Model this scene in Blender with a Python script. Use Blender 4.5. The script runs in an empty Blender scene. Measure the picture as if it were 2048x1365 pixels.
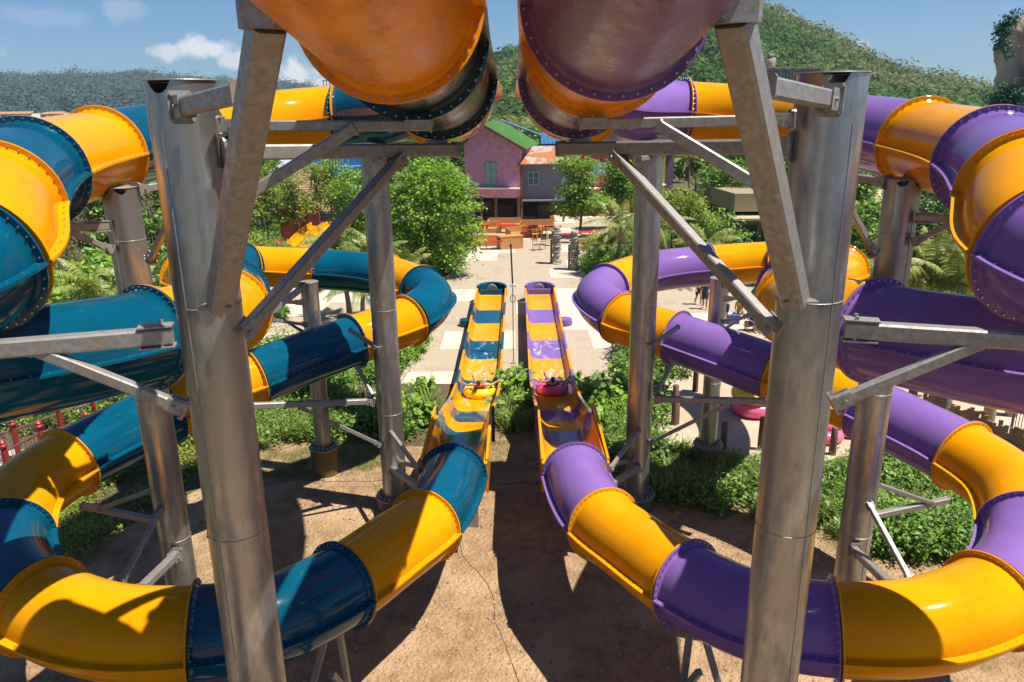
import bpy, math, random
import numpy as np
from mathutils import Vector, Matrix, noise as mnoise
random.seed(7); RNG = np.random.default_rng(7)
C = bpy.context.scene.collection
SC = bpy.context.scene
R_ = math.radians
# ---------------------------------------------------------------- camera
H = 10.8
F = 1531.0
cam_loc = Vector((0.11, 0, H))
down = Vector((56, -5018, -F)).normalized()
up = -down
g = Vector((8, 467, -F)); g = (g - up * g.dot(up)).normalized()
right = g.cross(up)
ROT = Matrix((right, g, up))          # rows: world axes in camera coordinates
cd = bpy.data.cameras.new('camera'); cam = bpy.data.objects.new('camera', cd); C.objects.link(cam)
cd.sensor_width = 36; cd.lens = F / 2048 * 36; cd.clip_start = .05; cd.clip_end = 6000
cam.matrix_world = Matrix.Translation(cam_loc) @ ROT.to_4x4()
SC.camera = cam
def ray(px, py):
    return ROT @ Vector(((px - 1024) / F, -(py - 682.5) / F, -1))
def at(px, py, z=None, d=None, Y=None):
    r = ray(px, py)
    if z is not None: t = (z - H) / r.z
    elif Y is not None: t = Y / r.y
    else: t = d
    return cam_loc + r * t
# ---------------------------------------------------------------- light
SUN = Vector((.41, -.12, .90)).normalized()
sl = bpy.data.lights.new('sun', 'SUN'); so = bpy.data.objects.new('sun', sl); C.objects.link(so)
sl.energy = 5.0; sl.angle = R_(.53); sl.color = (1, .93, .82)
so.rotation_euler = SUN.to_track_quat('Z', 'Y').to_euler()
W = bpy.data.worlds.new("World"); SC.world = W; W.use_nodes = True
wn = W.node_tree; wn.nodes.clear()
def N(t, typ, **kw):
    n = t.nodes.new(typ)
    for k, v in kw.items():
        if k in n.inputs: n.inputs[k].default_value = v
        else: setattr(n, k, v)
    return n
wo = N(wn, 'ShaderNodeOutputWorld'); bg = N(wn, 'ShaderNodeBackground'); bg.inputs[1].default_value = .05
sky = N(wn, 'ShaderNodeTexSky', sky_type='NISHITA', sun_disc=False)
sky.sun_elevation = math.asin(SUN.z); sky.sun_rotation = math.atan2(SUN.x, SUN.y); sky.air_density = 1.0; sky.dust_density = 0.0; sky.ozone_density = 2.0
tc = N(wn, 'ShaderNodeTexCoord')
nz = N(wn, 'ShaderNodeTexNoise'); nz.inputs['Scale'].default_value = 48; nz.inputs['Detail'].default_value = 8; nz.inputs['Roughness'].default_value = .58
wn.links.new(tc.outputs['Generated'], nz.inputs['Vector'])
skt = N(wn, 'ShaderNodeMix', data_type='RGBA', blend_type='MULTIPLY'); skt.inputs[0].default_value = 1; skt.inputs[7].default_value = (.44, .80, 1.20, 1); wn.links.new(sky.outputs[0], skt.inputs[6])
cur = None
for (px, py, wx, wz, a) in [(240, 20, .030, .016, .22), (400, 96, .034, .016, 1), (338, 104, .022, .011, .8), (592, 148, .03, .019, 1.0), (640, 170, .022, .010, .8), (470, 120, .022, .014, .8), (1712, 97, .02, .008, .7), (-350, 60, .12, .05, 1), (2700, 40, .14, .05, 1), (90, 34, .05, .012, .14)]:
    c = ray(px, py).normalized()
    sb = N(wn, 'ShaderNodeVectorMath', operation='SUBTRACT'); sb.inputs[1].default_value = c
    wn.links.new(tc.outputs['Generated'], sb.inputs[0])
    ml = N(wn, 'ShaderNodeVectorMath', operation='MULTIPLY'); ml.inputs[1].default_value = (1 / wx, 1 / wx, 1 / wz)
    wn.links.new(sb.outputs[0], ml.inputs[0])
    ln = N(wn, 'ShaderNodeVectorMath', operation='LENGTH'); wn.links.new(ml.outputs[0], ln.inputs[0])
    m1 = N(wn, 'ShaderNodeMath', operation='MULTIPLY_ADD'); m1.inputs[1].default_value = -.55; m1.inputs[2].default_value = .60
    wn.links.new(ln.outputs['Value'], m1.inputs[0])
    m2 = N(wn, 'ShaderNodeMath', operation='ADD'); wn.links.new(m1.outputs[0], m2.inputs[0]); wn.links.new(nz.outputs[0], m2.inputs[1])
    m3 = N(wn, 'ShaderNodeMapRange'); m3.inputs[1].default_value = .57; m3.inputs[2].default_value = .84; m3.inputs[4].default_value = a
    wn.links.new(m2.outputs[0], m3.inputs[0])
    if cur is None: cur = m3
    else:
        mx = N(wn, 'ShaderNodeMath', operation='MAXIMUM'); wn.links.new(cur.outputs[0], mx.inputs[0]); wn.links.new(m3.outputs[0], mx.inputs[1]); cur = mx
mix = N(wn, 'ShaderNodeMix', data_type='RGBA'); wn.links.new(cur.outputs[0], mix.inputs[0]); wn.links.new(skt.outputs[2], mix.inputs[6])
mix.inputs[7].default_value = (11, 11.3, 12, 1)
wn.links.new(mix.outputs[2], bg.inputs[0]); wn.links.new(bg.outputs[0], wo.inputs[0])
SC.view_settings.view_transform = 'Standard'; SC.view_settings.look = 'None'
SC.view_settings.exposure = .70; SC.view_settings.gamma = 1

# ---------------------------------------------------------------- materials
def srgb(r, g_, b):
    f = lambda c: (c / 255 / 12.92) if c <= 10 else ((c / 255 + .055) / 1.055) ** 2.4
    return (f(r), f(g_), f(b))
def mat(name, col, rough=.6, metal=0, var=.0, vscale=3, bump=0, bscale=20, col2=None, coat=0, stretch=(1, 1, 1), island=0, trans=0, spec=.5, detail=6, lo=.35, hi=.65, coord='Object', col3=None, rvar=0, scuff=0):
    m = bpy.data.materials.new(name); m.use_nodes = True; t = m.node_tree; t.nodes.clear()
    o = N(t, 'ShaderNodeOutputMaterial'); p = N(t, 'ShaderNodeBsdfPrincipled')
    p.inputs['Roughness'].default_value = rough; p.inputs['Metallic'].default_value = metal
    p.inputs['Specular IOR Level'].default_value = spec
    if coat: p.inputs['Coat Weight'].default_value = coat; p.inputs['Coat Roughness'].default_value = .06
    tcn = N(t, 'ShaderNodeTexCoord'); mp = N(t, 'ShaderNodeMapping'); mp.inputs['Scale'].default_value = stretch
    t.links.new(tcn.outputs[coord], mp.inputs[0])
    c1 = tuple(col) + (1,)
    c2 = tuple(col2) + (1,) if col2 else tuple(min(1, c * (1 - var)) for c in col) + (1,)
    if col2 or var or island:
        nn = N(t, 'ShaderNodeTexNoise'); nn.inputs['Scale'].default_value = vscale; nn.inputs['Detail'].default_value = detail; nn.inputs['Roughness'].default_value = .6
        t.links.new(mp.outputs[0], nn.inputs['Vector'])
        mr = N(t, 'ShaderNodeMapRange'); mr.inputs[1].default_value = lo; mr.inputs[2].default_value = hi
        t.links.new(nn.outputs[0], mr.inputs[0])
        mx = N(t, 'ShaderNodeMix', data_type='RGBA'); mx.inputs[6].default_value = c1; mx.inputs[7].default_value = c2
        t.links.new(mr.outputs[0], mx.inputs[0]); last = mx.outputs[2]
        if col3:
            n3 = N(t, 'ShaderNodeTexNoise'); n3.inputs['Scale'].default_value = vscale * .23; n3.inputs['Detail'].default_value = 3
            t.links.new(mp.outputs[0], n3.inputs['Vector'])
            m3 = N(t, 'ShaderNodeMapRange'); m3.inputs[1].default_value = .48; m3.inputs[2].default_value = .62
            t.links.new(n3.outputs[0], m3.inputs[0])
            x3 = N(t, 'ShaderNodeMix', data_type='RGBA'); x3.inputs[7].default_value = tuple(col3) + (1,)
            t.links.new(m3.outputs[0], x3.inputs[0]); t.links.new(last, x3.inputs[6]); last = x3.outputs[2]
        if scuff:
            m5 = N(t, 'ShaderNodeMapping'); m5.inputs['Scale'].default_value = (1, 1, 4); m5.inputs['Rotation'].default_value = (.5, .3, .4); t.links.new(tcn.outputs['Object'], m5.inputs[0])
            n5 = N(t, 'ShaderNodeTexNoise'); n5.inputs['Scale'].default_value = 3.2; n5.inputs['Detail'].default_value = 12; n5.inputs['Roughness'].default_value = .75; t.links.new(m5.outputs[0], n5.inputs[0])
            r5 = N(t, 'ShaderNodeMapRange'); r5.inputs[1].default_value = .60; r5.inputs[2].default_value = .74; r5.inputs[4].default_value = scuff; t.links.new(n5.outputs[0], r5.inputs[0])
            x5 = N(t, 'ShaderNodeMix', data_type='RGBA'); x5.inputs[7].default_value = (.48, .42, .34, 1); t.links.new(r5.outputs[0], x5.inputs[0]); t.links.new(last, x5.inputs[6]); last = x5.outputs[2]
        if island:
            ge = N(t, 'ShaderNodeNewGeometry'); hs = N(t, 'ShaderNodeHueSaturation')
            r1 = N(t, 'ShaderNodeMapRange'); r1.inputs[3].default_value = 1 - island; r1.inputs[4].default_value = 1 + island * .8
            t.links.new(ge.outputs['Random Per Island'], r1.inputs[0]); t.links.new(r1.outputs[0], hs.inputs['Value'])
            r2 = N(t, 'ShaderNodeMath', operation='MULTIPLY_ADD'); r2.inputs[1].default_value = -.03; r2.inputs[2].default_value = .515
            t.links.new(ge.outputs['Random Per Island'], r2.inputs[0]); t.links.new(r2.outputs[0], hs.inputs['Hue'])
            t.links.new(last, hs.inputs['Color']); last = hs.outputs[0]
        t.links.new(last, p.inputs['Base Color'])
        if rvar:
            r4 = N(t, 'ShaderNodeMapRange'); r4.inputs[1].default_value = .3; r4.inputs[2].default_value = .7; r4.inputs[3].default_value = rough; r4.inputs[4].default_value = rough + rvar
            t.links.new(nn.outputs[0], r4.inputs[0]); t.links.new(r4.outputs[0], p.inputs['Roughness'])
    else:
        p.inputs['Base Color'].default_value = c1; last = None
    if bump:
        nb = N(t, 'ShaderNodeTexNoise'); nb.inputs['Scale'].default_value = bscale; nb.inputs['Detail'].default_value = 5
        t.links.new(mp.outputs[0], nb.inputs['Vector'])
        b = N(t, 'ShaderNodeBump'); b.inputs['Strength'].default_value = bump; b.inputs['Distance'].default_value = .05
        t.links.new(nb.outputs[0], b.inputs['Height']); t.links.new(b.outputs[0], p.inputs['Normal'])
    if trans:
        tr = N(t, 'ShaderNodeBsdfTranslucent')
        if last: t.links.new(last, tr.inputs[0])
        else: tr.inputs[0].default_value = c1
        ms = N(t, 'ShaderNodeMixShader'); ms.inputs[0].default_value = trans
        t.links.new(p.outputs[0], ms.inputs[1]); t.links.new(tr.outputs[0], ms.inputs[2]); t.links.new(ms.outputs[0], o.inputs[0])
    else: t.links.new(p.outputs[0], o.inputs[0])
    return m
M = {}
M['yellow'] = mat('yellow_fibreglass', (.80, .325, .002), .08, var=.2, vscale=.7, bump=.012, bscale=3, rvar=.06, spec=.12, scuff=.22)
M['blue'] = mat('blue_fibreglass', (.001, .085, .155), .07, var=.3, vscale=.7, scuff=.16, bump=.015, bscale=3, rvar=.05, spec=.36)
M['purple'] = mat('purple_fibreglass', (.23, .125, .40), .09, var=.2, vscale=.7, scuff=.18, bump=.015, bscale=3, rvar=.05, spec=.18)
M['steel'] = mat('galvanised_steel', (.44, .45, .46), .27, .82, col2=(.29, .295, .30), vscale=9, stretch=(1, 1, .3), bump=.08, bscale=25, detail=12, rvar=.14, col3=(.37, .36, .355))
M['steel2'] = mat('galvanised_steel_box', (.37, .37, .36), .42, .45, col2=(.25, .24, .22), vscale=14, bump=.06, bscale=40, rvar=.15, col3=(.31, .28, .24), detail=10)
for k_, nm_ in (('yellow', 'yellow_laminate_shaded'), ('blue', 'blue_laminate_shaded'), ('purple', 'purple_laminate_shaded')):  # rougher copies of the tube colours, darkened to paint in overhead underside shade
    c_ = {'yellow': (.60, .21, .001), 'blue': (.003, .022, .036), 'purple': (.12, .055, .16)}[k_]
    M[k_ + '_shaded'] = mat(nm_, c_, .2, col2=tuple(min(1, v * 1.5 + .008) for v in c_), vscale=1.6, stretch=(2, 1, 1), bump=.35, bscale=2.6, rvar=.22, spec=.2 if k_ == 'yellow' else .4, detail=12)
M['bolt'] = mat('zinc_bolt', (.5, .5, .48), .35, .9)
M['dark'] = mat('dark_void', (.01, .01, .01), .9)
M['dirt'] = mat('packed_dirt', (.41, .275, .15), .95, col2=(.25, .155, .085), vscale=2.6, bump=1.0, bscale=11, col3=(.45, .31, .175), detail=14, coord='Object', spec=.15, lo=.38, hi=.68)
M['dirt'].node_tree.nodes['Bump'].inputs['Distance'].default_value = .12
M['pebble'] = mat('pebbles', (.45, .33, .22), .9, col2=(.28, .16, .09), vscale=9, island=.35, spec=.2)
M['grass'] = mat('grass', (.15, .25, .04), .7, col2=(.22, .28, .07), vscale=2, island=.35, trans=.3)
M['lawn'] = mat('planted_soil', (.13, .085, .045), .95, col2=(.075, .045, .028), vscale=2.5, bump=.6, bscale=10, col3=(.07, .10, .025), detail=10)
M['leafa'] = mat('leaf_bright', (.20, .39, .03), .5, col2=(.29, .47, .05), vscale=.9, island=.4, trans=.4)
M['leafb'] = mat('leaf_mid', (.13, .275, .028), .5, col2=(.20, .35, .045), vscale=.9, island=.4, trans=.35)
M['leafc'] = mat('leaf_dark', (.06, .14, .022), .5, col2=(.09, .185, .03), vscale=.9, island=.4, trans=.3)
M['leafy'] = mat('leaf_yellowish', (.33, .38, .04), .5, col2=(.22, .34, .04), vscale=.9, island=.35, trans=.45)
M['palm'] = mat('palm_leaf', (.20, .29, .045), .45, col2=(.34, .36, .10), vscale=.6, island=.4, trans=.3)
M['palmdry'] = mat('palm_dry', (.36, .26, .13), .7, island=.3, var=.2, trans=.3)
M['bark'] = mat('bark', (.20, .145, .10), .9, col2=(.11, .08, .055), vscale=6, bump=.6, bscale=16)
M['palmbark'] = mat('palm_bark', (.30, .24, .18), .9, col2=(.17, .13, .10), vscale=3, stretch=(1, 1, 6), bump=.6, bscale=10)

for k_, v_ in (('yellow', 1.17), ('purple', 1.22), ('blue', 1.38)): M[k_].node_tree.nodes['Principled BSDF'].inputs['IOR'].default_value = v_; M[k_].node_tree.nodes['Principled BSDF'].inputs['Specular IOR Level'].default_value = .5
# ---------------------------------------------------------------- builders
class MB:
    def __init__(s): s.v = []; s.f = []; s.m = []
    def add(s, vs, fs, mi=0):
        o = len(s.v); s.v.extend([tuple(p) for p in vs]); s.f.extend([tuple(i + o for i in f) for f in fs]); s.m.extend([mi] * len(fs)); return s
    def box(s, c, sz, mi=0, rz=0, rx=0):
        x, y, z = sz[0] / 2, sz[1] / 2, sz[2] / 2
        mt = Matrix.Rotation(rz, 3, 'Z') @ Matrix.Rotation(rx, 3, 'X'); c = Vector(c)
        vs = [c + mt @ Vector((a * x, b * y, d * z)) for a in (-1, 1) for b in (-1, 1) for d in (-1, 1)]
        return s.add(vs, [(0, 1, 3, 2), (4, 6, 7, 5), (0, 4, 5, 1), (2, 3, 7, 6), (0, 2, 6, 4), (1, 5, 7, 3)], mi)
    def beam(s, p, q, w, h=None, mi=0, bev=.12, upv=None):
        p = Vector(p); q = Vector(q); h = h or w; T = (q - p).normalized()
        u = Vector(upv) if upv else Vector((0, 0, 1))
        if abs(T.dot(u)) > .97: u = Vector((0, 1, 0))
        S = T.cross(u).normalized(); U = S.cross(T); b = bev
        prof = [(-1, -1 + b * 2), (-1, 1 - b * 2), (-1 + b * 2, 1), (1 - b * 2, 1), (1, 1 - b * 2), (1, -1 + b * 2), (1 - b * 2, -1), (-1 + b * 2, -1)]
        vs = [e + S * (a * w / 2) + U * (c * h / 2) for e in (p, q) for a, c in prof]
        fs = [(i, (i + 1) % 8, 8 + (i + 1) % 8, 8 + i) for i in range(8)] + [tuple(range(7, -1, -1)), tuple(range(8, 16))]
        return s.add(vs, fs, mi)
    def rod(s, pts, r, n=8, mi=0, cap=True, r2=None):
        pts = [Vector(p) for p in pts]; k = len(pts); vs = []; S0 = None
        for i, p in enumerate(pts):
            T = (pts[min(i + 1, k - 1)] - pts[max(i - 1, 0)]).normalized()
            if S0 is None:
                u = Vector((0, 0, 1)) if abs(T.z) < .9 else Vector((0, 1, 0)); S0 = T.cross(u).normalized()
            S0 = (S0 - T * S0.dot(T)).normalized(); U = T.cross(S0)
            rr = r[i] if isinstance(r, (list, tuple)) else (r if r2 is None else r + (r2 - r) * i / (k - 1))
            vs += [p + (S0 * math.cos(a) + U * math.sin(a)) * rr for a in [2 * math.pi * j / n for j in range(n)]]
        fs = [(i * n + j, i * n + (j + 1) % n, (i + 1) * n + (j + 1) % n, (i + 1) * n + j) for i in range(k - 1) for j in range(n)]
        if cap: fs += [tuple(range(n - 1, -1, -1)), tuple(range((k - 1) * n, k * n))]
        return s.add(vs, fs, mi)
    def lathe(s, c, prof, n=16, mi=0, sx=1, sy=1):
        c = Vector(c); vs = []
        for r, z in prof: vs += [c + Vector((r * sx * math.cos(a), r * sy * math.sin(a), z)) for a in [2 * math.pi * j / n for j in range(n)]]
        k = len(prof)
        fs = [(i * n + j, i * n + (j + 1) % n, (i + 1) * n + (j + 1) % n, (i + 1) * n + j) for i in range(k - 1) for j in range(n)]
        fs += [tuple(range(n - 1, -1, -1)), tuple(range((k - 1) * n, k * n))]
        return s.add(vs, fs, mi)
    def ball(s, c, r, n=10, mi=0, mt=None):
        c = Vector(c); r = r if isinstance(r, (tuple, list)) else (r, r, r); mt = mt or Matrix.Identity(3)
        vs = [c + mt @ Vector((0, 0, -r[2]))]; k = max(4, n // 2)
        for i in range(1, k):
            t = math.pi * i / k
            vs += [c + mt @ Vector((r[0] * math.sin(t) * math.cos(a), r[1] * math.sin(t) * math.sin(a), -r[2] * math.cos(t))) for a in [2 * math.pi * j / n for j in range(n)]]
        vs.append(c + mt @ Vector((0, 0, r[2]))); L = len(vs) - 1
        fs = [(0, 1 + (j + 1) % n, 1 + j) for j in range(n)]
        for i in range(k - 2): fs += [(1 + i * n + j, 1 + i * n + (j + 1) % n, 1 + (i + 1) * n + (j + 1) % n, 1 + (i + 1) * n + j) for j in range(n)]
        b = 1 + (k - 2) * n; fs += [(b + j, b + (j + 1) % n, L) for j in range(n)]
        return s.add(vs, fs, mi)
    def prism(s, poly, z0, z1, mi=0):
        n = len(poly); vs = [(p[0], p[1], z0) for p in poly] + [(p[0], p[1], z1) for p in poly]
        return s.add(vs, [tuple(range(n - 1, -1, -1)), tuple(range(n, 2 * n))] + [(i, (i + 1) % n, n + (i + 1) % n, n + i) for i in range(n)], mi)
    def build(s, name, mats, parent=None, smooth=False, ang=40, loc=None):
        me = bpy.data.meshes.new(name); me.from_pydata(s.v, [], s.f); me.polygons.foreach_set('material_index', s.m)
        if not isinstance(mats, (list, tuple)): mats = [mats]
        for m in mats: me.materials.append(m)
        me.update()
        if smooth: me.shade_smooth(); me.set_sharp_from_angle(angle=R_(ang))
        return link(name, me, parent, loc)
def link(name, me, parent=None, loc=None):
    o = bpy.data.objects.new(name, me); C.objects.link(o)
    if loc is not None: o.location = loc
    if parent is not None: o.parent = parent
    return o
def tag(o, label=None, cat=None, group=None, kind=None):
    if label: o['label'] = label
    if cat: o['category'] = cat
    if group: o['group'] = group
    if kind: o['kind'] = kind
    return o
def thing(name, label, cat, loc=(0, 0, 0), rz=0, group=None):
    o = bpy.data.objects.new(name, None); C.objects.link(o); o.location = loc; o.rotation_euler = (0, 0, rz); o.empty_display_size = .2
    return tag(o, label, cat, group)
def dup(root, loc, rz=0, label=None, sc=1, group=None):
    r = root.copy(); C.objects.link(r); r.location = loc; r.rotation_euler = (0, 0, rz); r.scale = (sc, sc, sc) if not isinstance(sc, tuple) else sc
    if label: r['label'] = label
    if group: r['group'] = group
    for ch in list(root.children):
        c = ch.copy(); C.objects.link(c); c.parent = r
        for gch in list(ch.children):
            d = gch.copy(); C.objects.link(d); d.parent = c
    return r
def struct(name, mb, m): return tag(mb.build(name, m), kind='structure')
def npmesh(name, V, k, m, smooth=False):
    """V (n,k,3) array of n separate k-gons."""
    n = len(V); me = bpy.data.meshes.new(name); me.vertices.add(n * k); me.vertices.foreach_set('co', np.ascontiguousarray(V, dtype=np.float32).ravel())
    me.loops.add(n * k); me.loops.foreach_set('vertex_index', np.arange(n * k, dtype=np.int32))
    me.polygons.add(n); me.polygons.foreach_set('loop_start', np.arange(0, n * k, k, dtype=np.int32))
    me.materials.append(m); me.update(calc_edges=True); return me
def rotvecs(n, rng):
    v = rng.normal(size=(n, 3)); return v / np.linalg.norm(v, axis=1)[:, None]
def leaves(cent, size, rng, up=.5, aspect=.55, droop=0):
    n = len(cent); nrm = rotvecs(n, rng); nrm[:, 2] = np.abs(nrm[:, 2]) + up; nrm /= np.linalg.norm(nrm, axis=1)[:, None]
    a = np.cross(nrm, rotvecs(n, rng)); a /= np.linalg.norm(a, axis=1)[:, None]; a[:, 2] -= droop
    b = np.cross(nrm, a); s = size * rng.uniform(.6, 1.3, n)[:, None]
    c = cent[:, None, :]
    fold = nrm * s * .12
    V = np.stack([cent - a * s, cent + b * s * aspect + fold, cent + a * s, cent - b * s * aspect + fold], 1)
    return V
def crown_pts(blobs, nclump, nleaf, spread, rng, shell=.55):
    b = np.array(blobs, float); vol = b[:, 3] * b[:, 4] * b[:, 5]; idx = rng.choice(len(b), nclump, p=vol / vol.sum())
    d = rotvecs(nclump, rng); rad = rng.uniform(shell, 1, nclump)[:, None] ** .8
    cc = b[idx, :3] + d * rad * b[idx, 3:6]
    sp = spread * rng.uniform(.6, 1.5, (nclump, 1, 1))
    P = cc[:, None, :] + rng.normal(size=(nclump, nleaf, 3)) * sp * np.array([1, 1, .6])
    return P.reshape(-1, 3), cc
def make_tree(name, label, cat, blobs, trunk_h, trunk_r, leafm, nclump=260, nleaf=26, leaf=.09, spread=.28, seed=1, limbs=9, group=None, shell=.55, lean=.1, loc=(0, 0, 0), stems=1, barkm=None):
    rng = np.random.default_rng(seed); t = thing(name, label, cat, loc, 0, group)
    P, cc = crown_pts(blobs, nclump, nleaf, spread, rng, shell)
    link('crown', npmesh('crown', leaves(P, leaf, rng), 4, leafm), t)
    mb = MB(); rr = random.Random(seed)
    for sidx in range(stems):
        off = Vector((rr.uniform(-.25, .25), rr.uniform(-.25, .25), 0)) if stems > 1 else Vector()
        top = Vector((rr.uniform(-lean, lean), rr.uniform(-lean, lean), trunk_h)) + off * 2
        mb.rod([off, off + (top - off) * .4 + Vector((rr.uniform(-.08, .08), rr.uniform(-.08, .08), 0)), top], trunk_r, 8, r2=trunk_r * .6)
        for i in range(limbs):
            c = Vector(cc[rr.randrange(len(cc))]); st = off + (top - off) * rr.uniform(.55, 1)
            md = st.lerp(c, .5) + Vector((0, 0, -.12 * (c - st).length + .1))
            mb.rod([st, md, c], trunk_r * .42, 6, r2=trunk_r * .1)
    mb.build('trunk', barkm or M['bark'], t, True)
    return t
def blades(cent, hgt, wid, rng, lean=.5, seg=2):
    """arching blades; returns (n*seg) quads"""
    n = len(cent); a = rng.uniform(0, 2 * np.pi, n); L = hgt * rng.uniform(.6, 1.25, n); ln = lean * rng.uniform(.3, 1.3, n)
    dr = np.stack([np.cos(a), np.sin(a), np.zeros(n)], 1); sd = np.stack([-np.sin(a), np.cos(a), np.zeros(n)], 1)
    def pt(t):
        return cent + dr * (L * ln * t ** 1.6)[:, None] + np.array([0, 0, 1]) * (L * (t - .35 * ln * t ** 2.2))[:, None]
    out = []
    for i in range(seg):
        t0, t1 = i / seg, (i + 1) / seg; w0 = wid * (1 - t0 * .75) / 2; w1 = wid * (1 - t1 * .9) / 2
        p0, p1 = pt(t0), pt(t1); out.append(np.stack([p0 - sd * w0, p0 + sd * w0, p1 + sd * w1, p1 - sd * w1], 1))
    return np.concatenate(out)
def palm_fronds(rng, n=16, L=2.6, base=(0, 0, 0), elev=(.2, 1.3), leaf=.42, k=26, droop=1.0, w=.042):
    quads = []; base = np.array(base, float)
    for i in range(n):
        az = 2 * np.pi * (i + rng.uniform(-.3, .3)) / n * 2.0; el = rng.uniform(*elev); Li = L * rng.uniform(.8, 1.1)
        dr = np.array([np.cos(az), np.sin(az), 0]); sd = np.array([-np.sin(az), np.cos(az), 0]); z = np.array([0, 0, 1.])
        def pt(t): return base + dr * Li * (np.cos(el) * t + .12 * t * t) + z * Li * (np.sin(el) * t - droop * (.25 + .35 * np.cos(el)) * t ** 2.2)
        ts = np.linspace(0, 1, k + 1)
        for j in range(k):
            p, q = pt(ts[j]), pt(ts[j + 1]); r0 = .022 * (1 - ts[j]) + .004
            quads.append(np.stack([p - sd * r0, p + sd * r0, q + sd * r0, q - sd * r0]))
            if ts[j] < .12: continue
            T = (q - p) / np.linalg.norm(q - p); ll = leaf * np.sin(np.pi * min(1, .15 + ts[j] * .88)) ** .6 * (1 - .3 * ts[j])
            for sg in (-1, 1):
                d = sd * sg * .75 + T * .6 - z * (.32 + rng.uniform(0, .35)); d /= np.linalg.norm(d); m = p + d * ll * .5; e = p + d * ll - z * ll * .22
                quads.append(np.stack([p - T * w * .3, p + T * w, m + T * w * .8, m - T * w * .8])); quads.append(np.stack([m - T * w * .8, m + T * w * .8, e + T * .004, e - T * .004]))
    return np.array(quads)
def make_palm(label, h=4, seed=1, L=2.6, n=16, group=None, loc=(0, 0, 0), trunk_r=.13, lean=.3, elev=(.1, 1.3), droop=1.0, leaf=.6, cat='palm tree', dry=0, k=34):
    rng = np.random.default_rng(seed); t = thing('palm_tree', label, cat, loc, 0, group)
    top = Vector((lean * rng.uniform(-1, 1), lean * rng.uniform(-1, 1), h))
    link('fronds', npmesh('fronds', palm_fronds(rng, n, L, top, elev, leaf, k, droop), 4, M['palm']), t)
    if dry: link('dead_fronds', npmesh('dead_fronds', palm_fronds(rng, dry, L * .7, top, (-1.3, -.5), leaf * .7, 16, .6), 4, M['palmdry']), t)
    if h > .5:
        MB().rod([(0, 0, 0), (top.x * .2, top.y * .2, h * .4), (top.x, top.y, h)], [trunk_r * 1.3, trunk_r, trunk_r * .85], 10).build('trunk', M['palmbark'], t, True)
    return t
def catmull(P, sub):
    P = [Vector(p) for p in P]; out = []
    Q = [P[0] * 2 - P[1]] + P + [P[-1] * 2 - P[-2]]
    def knot(a, b): return max(1e-4, (b - a).length) ** .5
    for i in range(1, len(Q) - 2):
        p0, p1, p2, p3 = Q[i - 1:i + 3]; t0 = 0; t1 = knot(p0, p1); t2 = t1 + knot(p1, p2); t3 = t2 + knot(p2, p3); seg = []
        for k in range(sub):
            t = t1 + (t2 - t1) * k / sub
            A1 = p0 * ((t1 - t) / (t1 - t0)) + p1 * ((t - t0) / (t1 - t0)); A2 = p1 * ((t2 - t) / (t2 - t1)) + p2 * ((t - t1) / (t2 - t1)); A3 = p2 * ((t3 - t) / (t3 - t2)) + p3 * ((t - t2) / (t3 - t2))
            B1 = A1 * ((t2 - t) / (t2 - t0)) + A2 * ((t - t0) / (t2 - t0)); B2 = A2 * ((t3 - t) / (t3 - t1)) + A3 * ((t - t1) / (t3 - t1))
            seg.append(B1 * ((t2 - t) / (t2 - t1)) + B2 * ((t - t1) / (t2 - t1)))
        out.append(seg)
    return out, P[-1]
# ---------------------------------------------------------------- flumes
TR, FR = .72, .815
def Zc(v): return H + v
Y_, B_ = 'y', 'b'
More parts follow.
